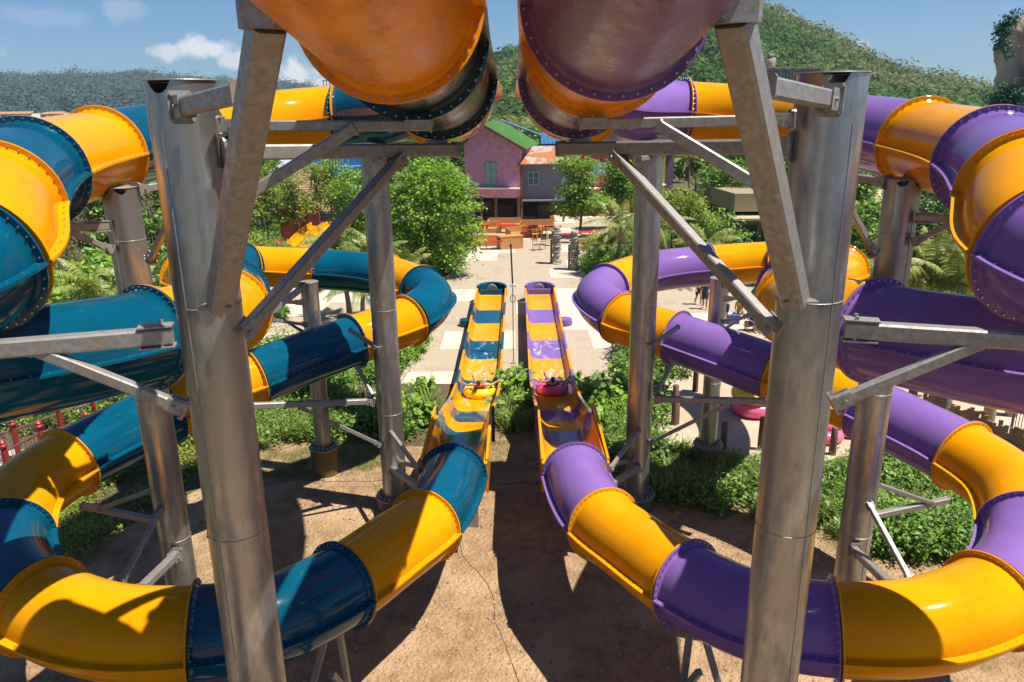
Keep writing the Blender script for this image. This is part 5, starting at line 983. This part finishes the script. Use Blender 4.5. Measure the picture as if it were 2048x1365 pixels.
# inflatable ring floats
P_('floaty', (.82, .62, .01), rough=.25, coat=.3); P_('floatp', (.90, .08, .24), rough=.25, coat=.3, col2=(.95, .2, .36), vscale=1.5); P_('navy', (.01, .02, .09), rough=.4)
def ringfloat(loc, m, lab, R0=.42, r0=.2, tilt=0, rz=0, double=False, scale=1):
    t = thing('ring_float', lab, 'inflatable ring', loc, rz); t.rotation_euler = (tilt, 0, rz); t.scale = (scale,) * 3
    def torus(cx_, nm):
        m_ = MB(); n, k = 32, 14; vs = [(cx_ + (R0 + r0 * math.cos(b)) * math.cos(a), (R0 + r0 * math.cos(b)) * math.sin(a), r0 + r0 * math.sin(b)) for a in [2 * math.pi * i / n for i in range(n)] for b in [2 * math.pi * j / k for j in range(k)]]
        m_.add(vs, [(i * k + j, ((i + 1) % n) * k + j, ((i + 1) % n) * k + (j + 1) % k, i * k + (j + 1) % k) for i in range(n) for j in range(k)]); m_.build(nm, m, t, True)
    for cx_ in ((-.55, .55) if double else (0,)): torus(cx_, 'tube')
    for a in (.5, 2.4, 3.9, 5.5):
        hb = MB(); c_, s_ = math.cos(a), math.sin(a); q_ = Vector((-s_, c_, 0)); p = Vector((c_, s_, 0)) * (R0 + .06) + Vector((0, 0, r0 * 2 + .0))
        hb.rod([p - q_ * .1 - Vector((0, 0, .01)), p - q_ * .06 + Vector((0, 0, .04)), p + q_ * .06 + Vector((0, 0, .04)), p + q_ * .1 - Vector((0, 0, .01))], .022, 6); hb.build('handle', M['navy'], t, True)
    return t
p = G(1506, 826); ringfloat((p.x, p.y, .0), M['floatp'], 'pink ring float at the bottom of the stack on the path', double=False, rz=.2, scale=1.35); ringfloat((p.x - .03, p.y + .02, .5), M['floaty'], 'yellow ring float lying on top of the pink one on the path', rz=.2, scale=1.3)
p = G(1672, 872); ringfloat((p.x, p.y, .0), M['floatp'], 'pink double ring float lying flat on the path behind a bollard', double=True, rz=.4, scale=1.1); ringfloat((p.x - .45, p.y + .9, .32), M['floaty'], 'orange-yellow ring float leaning on the pink double float', tilt=.3, scale=1.1)
# picket fence and gate at right
P_('picket', (.46, .30, .17), rough=.85, col2=(.27, .17, .10), vscale=3, stretch=(1, 1, .4))
pf = thing('picket_fence', 'uneven weathered wooden picket fence along the right path', 'fence'); rr = random.Random(2); fa, fb = G(1845, 830), G(2200, 1010)
for k in range(60):
    p = Vector(fa).lerp(fb, k / 59); h = rr.uniform(.7, 1.15); MB().box((p.x, p.y, h / 2), (.13, .03, h), rz=-.6, rx=rr.uniform(-.05, .05)).build('picket', M['picket'], pf)
for zz in (.3, .62): MB().beam(Vector((fa.x, fa.y + .04, zz)), Vector((fb.x, fb.y + .04, zz)), .05, .07).build('rail', M['picket'], pf)
gt = thing('metal_gate', 'dark barred metal gate with a grey top rail at the right edge', 'gate'); ga, gb = G(2018, 880), G(2150, 905)
m_ = MB()
for k in range(22): p = Vector(ga).lerp(gb, k / 21); m_.rod([(p.x, p.y, .1), (p.x, p.y, 1.15)], .014, 5)
m_.build('bars', M['brown'], gt); m_ = MB(); m_.beam((ga.x, ga.y, 1.2), (gb.x, gb.y, 1.2), .06); m_.beam((ga.x, ga.y, .12), (gb.x, gb.y, .12), .04); m_.beam((ga.x, ga.y, 0), (ga.x, ga.y, 1.3), .07); m_.build('frame', M['steel2'], gt)
for i, (px, pb, hh, lab) in enumerate([(1975, 850, 2.0, 'thick pale timber post behind the picket fence, left one'), (2022, 832, 2.2, 'thick pale timber post behind the picket fence, right one')]):
    p = G(px, pb); tag(MB().lathe((0, 0, 0), [(.2, 0), (.19, hh)], 14).build('timber_post', M['picket'], None, True, 40, loc=(p.x, p.y, 0)), lab, 'post')
# red railing bridge on the left
P_('redpost', (.30, .03, .025), rough=.45, var=.2, vscale=3); P_('maroonrail', (.15, .05, .06), rough=.45)
def redrail(pts, lab):
    t = thing('red_railing', lab, 'railing')
    for k, p in enumerate(pts):
        m_ = MB(); m_.lathe((p[0], p[1], 0), [(.09, 0), (.085, 1.2), (.125, 1.22), (.13, 1.28), (.08, 1.32), (.105, 1.37), (.02, 1.47)], 12); m_.build('post', M['redpost'], t, True, 30)
    for a, b in zip(pts, pts[1:]):
        m_ = MB(); 
        for zz in (.12, .55, 1.05): m_.rod([(a[0], a[1], zz), (b[0], b[1], zz)], .035 if zz > 1 else .022, 6)
        n = int(math.dist(a[:2], b[:2]) / .13)
        for k in range(1, n): m_.rod([(a[0] + (b[0] - a[0]) * k / n, a[1] + (b[1] - a[1]) * k / n, .12), (a[0] + (b[0] - a[0]) * k / n, a[1] + (b[1] - a[1]) * k / n, 1.05)], .011, 4)
        m_.build('rail_panel', M['maroonrail'], t)
redrail([G(185, 905), G(92, 925), G(22, 968), G(-60, 1010)], 'nearer red-posted railing of the walkway at the left edge')
redrail([G(196, 862), G(128, 884), G(40, 920), G(-80, 950)], 'farther red-posted railing of the walkway, against the hedge')
# ---------------------------------------------------------------- cafe terrace
def booth(px, py, w, d, h, rz, lab):
    p = G(px, py); t = thing('booth_bench', lab, 'bench', (p.x, p.y, 0), rz)
    MB().box((0, 0, .22), (w, d, .44)).build('seat', M['orangewood'], t); m_ = MB(); h *= .8; m_.box((0, d / 2 + .06, h / 2), (w, .12, h)); m_.build('backrest', M['orangewood'], t); MB().box((-w / 2 - .05, 0, h * .45), (.1, d + .1, h * .9)).build('side_panel', M['orangewood'], t)
booth(985, 492, 3.3, .8, 1.0, 0, 'long orange wooden booth bench behind the red table nearest the round tree'); booth(965, 466, 3.4, .8, 1.2, 0, 'orange booth bench under the pink house, farthest left'); booth(1050, 474, 3.2, .8, 1.1, .5, 'angled orange booth bench in the middle of the terrace'); booth(1075, 462, 3.0, .7, 1.2, 0, 'orange booth bench at the right end of the terrace'); booth(1215, 488, 2.6, .7, .9, -.2, 'orange booth bench at the far right of the terrace'); booth(1010, 458, 3.0, .8, 1.2, 0, 'orange booth bench against the front of the pink house, second from left'); booth(1175, 500, 2.2, .7, .8, .3, 'low orange planter bench behind the stone pillars')
p = G(1020, 497); t = thing('bin_box', 'solid orange wooden box counter at the front of the terrace', 'box counter', (p.x, p.y, 0), R_(20)); MB().box((0, 0, .5), (1.9, 1.0, 1.0)).build('body', M['orangewood'], t); MB().box((0, 0, 1.02), (1.96, 1.06, .04)).build('top', M['orangewood'], t)
def rtable(px, py, lab, src=[None]):
    p = G(px, py)
    if src[0]: return dup(src[0], (p.x, p.y, 0), 0, lab)
    t = thing('cafe_table', lab, 'table', (p.x, p.y, 0), 0, 'red cafe tables'); MB().box((0, 0, .74), (1.5, .8, .05)).build('tabletop', M['redpaint'], t)
    for a in (-.6, .6):
        for b in (-.3, .3): MB().box((a, b, .36), (.05, .05, .72)).build('leg', M['redpaint'], t)
    src[0] = t; return t
for px, py, lab in [(988, 499, 'red cafe table nearest the plaza, beside the box counter'), (962, 466, 'red cafe table farthest left under the pink house'), (1015, 466, 'red cafe table in the middle of the terrace'), (1062, 476, 'red cafe table right of the middle booth'), (1130, 486, 'red cafe table seen between the stone pillars'), (1165, 482, 'red cafe table right of the stone pillars'), (1105, 470, 'red cafe table under the blue-grey house'), (1200, 478, 'red cafe table farthest right, by the low planter')]: rtable(px, py, lab)
def chair(px, py, rz, lab, m, key, src={}):
    p = G(px, py)
    if key in src: return dup(src[key], (p.x, p.y, 0), rz, lab)
    t = thing('cafe_chair', lab, 'chair', (p.x, p.y, 0), rz, 'cafe chairs'); MB().box((0, 0, .45), (.44, .44, .04)).build('seat', m, t); m_ = MB(); m_.box((0, .22, .86), (.44, .03, .1)); m_.box((0, .22, .7), (.4, .02, .05))
    for a in (-.2, .2): m_.rod([(a, .2, .45), (a, .24, .9)], .018, 5)
    m_.build('backrest', m, t)
    for a in (-.18, .18):
        for b in (-.18, .18): MB().rod([(a, b, .44), (a * 1.15, b * 1.15, 0)], .018, 5).build('leg', m, t)
    src[key] = t; return t
for px, py, rz, lab in [(948, 500, .5, 'yellow cafe chair left of the nearest red table'), (955, 492, 2, 'yellow cafe chair tucked by the round tree'), (1070, 479, 3, 'yellow cafe chair at the table right of the middle booth, left one'), (1080, 477, 2.8, 'yellow cafe chair at the table right of the middle booth, right one'), (1090, 470, 1.6, 'yellow cafe chair at the right end of the terrace'), (1100, 492, 1.2, 'yellow cafe chair beside the bare metal chairs'), (1000, 466, 2.2, 'yellow cafe chair behind the box counter'), (1105, 452, 0, 'yellow cafe chair under the blue-grey house')]: chair(px, py, rz, lab, M['yellowpaint'], 'y')
for px, py, rz, lab in [(1072, 501, .4, 'bare wire chair on the paving, left one of the pair'), (1085, 500, 3.4, 'bare wire chair on the paving, right one of the pair')]: chair(px, py, rz, lab, M['brown'], 'b')
# ---------------------------------------------------------------- people
P_('skin', (.50, .25, .15), rough=.55); P_('skind', (.38, .18, .10), rough=.55); P_('hair', (.035, .018, .012), rough=.5)
for nm, c in (('cl_red', (.65, .02, .02)), ('cl_white', (.7, .7, .7)), ('cl_orange', (.7, .16, .03)), ('cl_yellow', (.7, .45, .03)), ('cl_navy', (.02, .03, .08)), ('cl_dark', (.03, .03, .035)), ('cl_teal', (.05, .25, .32)), ('cl_blue', (.03, .12, .45))): P_(nm, c, rough=.8, var=.15, vscale=8)
def cap(mb, p, q, r0, r1, n=12):
    p, q = Vector(p), Vector(q); mb.rod([p, p.lerp(q, .5), q], [r0, (r0 + r1) / 2, r1], n); mb.ball(p, r0, n); mb.ball(q, r1, n)
def remesh(o, v, smooth=4):
    m = o.modifiers.new('remesh', 'REMESH'); m.mode = 'VOXEL'; m.voxel_size = v; m.use_smooth_shade = True
    s = o.modifiers.new('smooth', 'CORRECTIVE_SMOOTH' if False else 'SMOOTH'); s.iterations = smooth; s.factor = .5
def hand(mb, wr, d, side, s=1, up=(0, 0, 1)):
    """palm plus five separate, unequal, slightly bent fingers"""
    wr = Vector(wr); d = Vector(d).normalized(); u = Vector(up); sd = d.cross(u).normalized(); u = sd.cross(d)
    mb.ball(wr + d * .045 * s, (.04 * s, .045 * s, .02 * s), 10, mt=Matrix((sd, d, u)).transposed())
    for k, L in enumerate((.06, .072, .076, .07)):
        b = wr + d * .082 * s + sd * ((k - 1.5) * .021 * s); m_ = b + d * L * .5 * s + sd * ((k - 1.5) * .004 * s) - u * .006 * s; e = m_ + d * L * .5 * s - u * .016 * s
        mb.rod([b - d * .03 * s, b, m_, e], [.009 * s] * 3 + [.007 * s], 8)
    t = wr + d * .03 * s - sd * side * .035 * s; mb.rod([t + sd * side * .02 * s, t - sd * side * .02 * s + d * .025 * s, t - sd * side * .032 * s + d * .055 * s], [.011 * s, .01 * s, .008 * s], 8)
def person(lab, loc, rz, jn, shirt, shorts, skin='skin', hairlen=0, group=None, sc=1, rx=0, sleeve=True, hat=None, thigh=.7):
    """jn: joints in metres, facing -Y"""
    t = thing('person', lab, 'person', loc, rz, group); t.scale = (sc,) * 3; t.rotation_euler = (rx, 0, rz)
    J_ = {k: Vector(v) for k, v in jn.items()}; b = MB(); hp, ch, nk, hd = J_['hip'], J_['chest'], J_['neck'], J_['head']
    ax = (ch - hp).normalized(); lt = (J_['shL'] - J_['shR']).normalized(); fr = lt.cross(ax).normalized(); mt = Matrix((lt, fr, ax)).transposed()
    b.ball(hp, (.165, .115, .13), 14, mt=mt); b.ball(hp.lerp(ch, .5), (.145, .1, .17), 14, mt=mt); b.ball(ch, (.17, .115, .19), 14, mt=mt); b.ball(ch + ax * .1, (.185, .09, .08), 12, mt=mt)
    cap(b, ch + ax * .1, nk, .07, .055); cap(b, nk, hd - (hd - nk) * .3, .055, .052)
    ha = (hd - nk).normalized(); hl = lt; hf = hl.cross(ha).normalized(); hm = Matrix((hl, hf, ha)).transposed()
    b.ball(hd, (.075, .092, .115), 16, mt=hm); b.ball(hd - ha * .06 - hf * -.0 + hf * -.02, (.055, .065, .06), 12, mt=hm)
    f_ = -hf if hf.dot(Vector((0, -1, 0))) < 0 and False else -hf
    # face: nose, brows, lips, ears
    fw = hf * (1 if J_.get('face', Vector((0, -1, 0))).dot(hf) > 0 else -1)
    b.ball(hd + fw * .092 - ha * .01, (.013, .02, .026), 8, mt=hm); b.ball(hd + fw * .08 - ha * .052, (.024, .014, .011), 8, mt=hm)
    for sg in (-1, 1): b.ball(hd + hl * sg * .078 - ha * .005, (.01, .02, .03), 8, mt=hm); b.ball(hd + fw * .078 + hl * sg * .03 + ha * .022, (.018, .012, .01), 8, mt=hm)
    for s_, n_ in (('L', 1), ('R', -1)):
        sh, el, wr = J_['sh' + s_], J_['el' + s_], J_['wr' + s_]; cap(b, sh, el, .05, .04); cap(b, el, wr, .04, .026); hand(b, wr, (wr - el), n_)
        h_, k_, a_, to = J_['hp' + s_], J_['kn' + s_], J_['an' + s_], J_['to' + s_]; cap(b, h_, k_, .088, .056); cap(b, k_, k_.lerp(a_, .35), .054, .056); cap(b, k_.lerp(a_, .35), a_, .056, .036); cap(b, a_, to, .036, .028); b.ball(a_ + (a_ - k_).normalized() * .03, .034, 8)
    o = b.build('body', M[skin], t, True); remesh(o, .011)
    # eyes
    e_ = MB(); 
    for sg in (-1, 1): e_.ball(hd + fw * .083 + hl * sg * .03 + ha * .008, .011, 8)
    e_.build('eyes', M['cl_dark'], t, True)
    # hair
    h = MB(); h.ball(hd - fw * .018 + ha * .02, (.085, .095, .112), 14, mt=hm)
    if hairlen: cap(h, hd - fw * .06 + ha * .0, hd - fw * .09 - ha * hairlen, .07, .04)
    o = h.build('hair', M['hair'], t, True); remesh(o, .016, 2)
    if hat: h = MB(); h.ball(hd + ha * .05, (.095, .105, .09), 14, mt=hm); o = h.build('cap', M[hat], t, True)
    if shirt:
        c = MB(); c.ball(hp.lerp(ch, .18), (.165, .122, .1), 14, mt=mt); c.ball(hp.lerp(ch, .5), (.16, .116, .18), 14, mt=mt); c.ball(ch, (.185, .13, .18), 14, mt=mt); c.ball(ch + ax * .1, (.2, .105, .075), 12, mt=mt)
        if sleeve:
            for s_ in 'LR': cap(c, J_['sh' + s_], J_['sh' + s_].lerp(J_['el' + s_], .55), .066, .06)
        o = c.build('shirt', M[shirt], t, True); remesh(o, .016)
    if shorts:
        c = MB(); c.ball(hp, (.18, .13, .12), 14, mt=mt)
        for s_ in 'LR': cap(c, J_['hp' + s_], J_['hp' + s_].lerp(J_['kn' + s_], thigh), .105, .09)
        o = c.build('shorts', M[shorts], t, True); remesh(o, .016)
    return t
stand = dict(hip=(0, 0, .95), chest=(0, 0, 1.28), neck=(0, .0, 1.47), head=(0, -.01, 1.62), shL=(.18, 0, 1.4), elL=(.25, .03, 1.12), wrL=(.24, -.08, .88), shR=(-.18, 0, 1.4), elR=(-.25, .03, 1.12), wrR=(-.24, -.08, .88),
             hpL=(.095, 0, .9), knL=(.1, -.02, .5), anL=(.1, .02, .07), toL=(.11, -.14, .03), hpR=(-.095, 0, .9), knR=(-.1, -.02, .5), anR=(-.1, .02, .07), toR=(-.11, -.14, .03), face=(0, -1, 0))
walk = dict(stand); walk.update(knL=(.09, -.16, .53), anL=(.09, -.12, .1), toL=(.09, -.28, .07), knR=(-.09, .04, .49), anR=(-.09, .26, .11), toR=(-.09, .13, .03), elL=(.25, .08, 1.13), wrL=(.24, .06, .88), elR=(-.25, -.02, 1.12), wrR=(-.24, -.2, .95))
phone = dict(stand); phone.update(elL=(.24, -.04, 1.12), wrL=(.1, -.26, 1.2), elR=(-.24, -.04, 1.12), wrR=(-.06, -.26, 1.18))
sit = dict(stand); sit.update({k: tuple(Vector(v) - Vector((0, 0, .48))) for k, v in stand.items() if k not in ('face', 'knL', 'knR', 'anL', 'anR', 'toL', 'toR')}); sit.update(knL=(.12, -.42, .48), knR=(-.12, -.42, .48), anL=(.12, -.42, .08), anR=(-.12, -.42, .08), toL=(.12, -.58, .03), toR=(-.12, -.58, .03), wrL=(.12, -.3, .52), wrR=(-.12, -.3, .52))
person('person in an orange top and dark shorts walking on the plaza toward the slides', tuple(G(1396, 610)), R_(10), walk, 'cl_orange', 'cl_dark', 'skind', hairlen=.1)
person('person in dark clothes walking close behind the one in orange', tuple(G(1409, 619)), R_(-15), walk, 'cl_dark', 'cl_dark', 'skind')
person('person in a white shirt and dark shorts standing right of the slim painted-footing column', tuple(G(1451, 644)), R_(-70), phone, 'cl_white', 'cl_navy', 'skin')
p = G(1478, 640); person('person in a yellow top sitting in the shade beside the blue bag', (p.x, p.y, 0), R_(-30), sit, 'cl_yellow', 'cl_dark', 'skin', hairlen=.15)
p2 = G(1502, 662); person('person in dark clothes sitting on the low bench under the yellow tube section', (p2.x, p2.y, 0), R_(20), sit, 'cl_dark', 'cl_navy', 'skind')
for q_, lab in ((p, 'small wooden stool under the person in the yellow top'), (p2, 'low wooden bench in the shade under the far right loop')):
    t = thing('wooden_stool', lab, 'stool', (q_.x, q_.y, 0)); MB().box((0, .06, .33), (.6, .4, .05)).build('seat', M['picket'], t)
    for a in (-.25, .25):
        for b in (-.1, .2): MB().box((a, b, .15), (.05, .05, .31)).build('leg', M['picket'], t)
q_ = G(1466, 648); t = thing('cool_bag', 'boxy bright blue bag standing on the ground beside the standing person', 'bag', (q_.x, q_.y, 0)); MB().box((0, 0, .24), (.55, .35, .46)).build('body', M['cl_blue'], t); m_ = MB(); m_.rod([(-.18, -.18, .42), (-.12, -.2, .6), (.12, -.2, .6), (.18, -.18, .42)], .02, 6); m_.build('handle', M['cl_navy'], t)
q_ = G(1497, 655); t = thing('stroller', 'folded dark pushchair parked in the shade with the group', 'pushchair', (q_.x + .3, q_.y, 0))
m_ = MB(); m_.rod([(-.3, 0, .9), (.1, 0, .45), (.4, 0, .2)], .025, 6); m_.rod([(-.3, .4, .9), (.1, .4, .45), (.4, .4, .2)], .025, 6); m_.rod([(.35, .2, .75), (0, .2, .4), (-.3, .2, .15)], .025, 6); m_.build('frame', M['rail'], t); MB().box((.02, .2, .5), (.45, .36, .1), rx=.2).build('seat', M['cl_dark'], t)
for a, b in ((.4, 0), (.4, .4), (-.3, 0), (-.3, .4)): MB().rod([(a, b - .03, .12), (a, b + .03, .12)], .12, 14).build('wheel', M['rubber'], t, True)
for px, py, m, c, lab in [(1500, 498, 'cl_blue', 'cl_dark', 'person in a blue top standing at the pavilion doors, left one'), (1531, 500, 'cl_orange', 'cl_dark', 'person in an orange top standing at the pavilion doors, right one')]: person(lab, tuple(Gx(px, 59.5)), R_(20), stand, m, c, 'skin')
# riders: lying back on ring floats, heads toward the camera, arms stretched out along the float
def rider(x, y, z, fm, labp, labf, shirt, shorts, skin, hang, lift):
    ringfloat((x, y, z), fm, labf, R0=.42, r0=.19, rz=.3)
    jn = dict(hip=(0, .12, .34), chest=(0, -.2, .48), neck=(0, -.4, .60), head=(0, -.52, .70), shL=(.19, -.30, .53), shR=(-.19, -.30, .53), elL=(.44, -.24 - hang, .50), wrL=(.66, -.08 + hang, .52 + lift), elR=(-.44, -.24 - hang * .5, .50), wrR=(-.66, -.12 + hang * .5, .53 + lift),
              hpL=(.1, .16, .34), knL=(.24, .52, .58), anL=(.22, .86, .36), toL=(.24, .93, .5), hpR=(-.1, .16, .34), knR=(-.24, .50, .60), anR=(-.24, .84, .38), toR=(-.26, .90, .52), face=(0, 1, .5))
    person(labp, (x, y, z), 0, jn, shirt, shorts, skin, .06, sleeve=False, thigh=.3)
zf_ = Zc(-10.30)
rider(-1.33, 26.5, Zc(-10.2) + .02, M['floaty'], 'rider in red swimwear lying back on a yellow float in the left trough, arms spread', 'yellow ring float under the rider in the left trough', 'cl_red', 'cl_teal', 'skin', .02, .05)
rider(1.36, 26.85, Zc(-10.22) + .02, M['floatp'], 'rider with outstretched arms on a pink float in the right trough', 'pink ring float under the rider in the right trough', 'cl_white', 'cl_blue', 'skin', .0, .04)
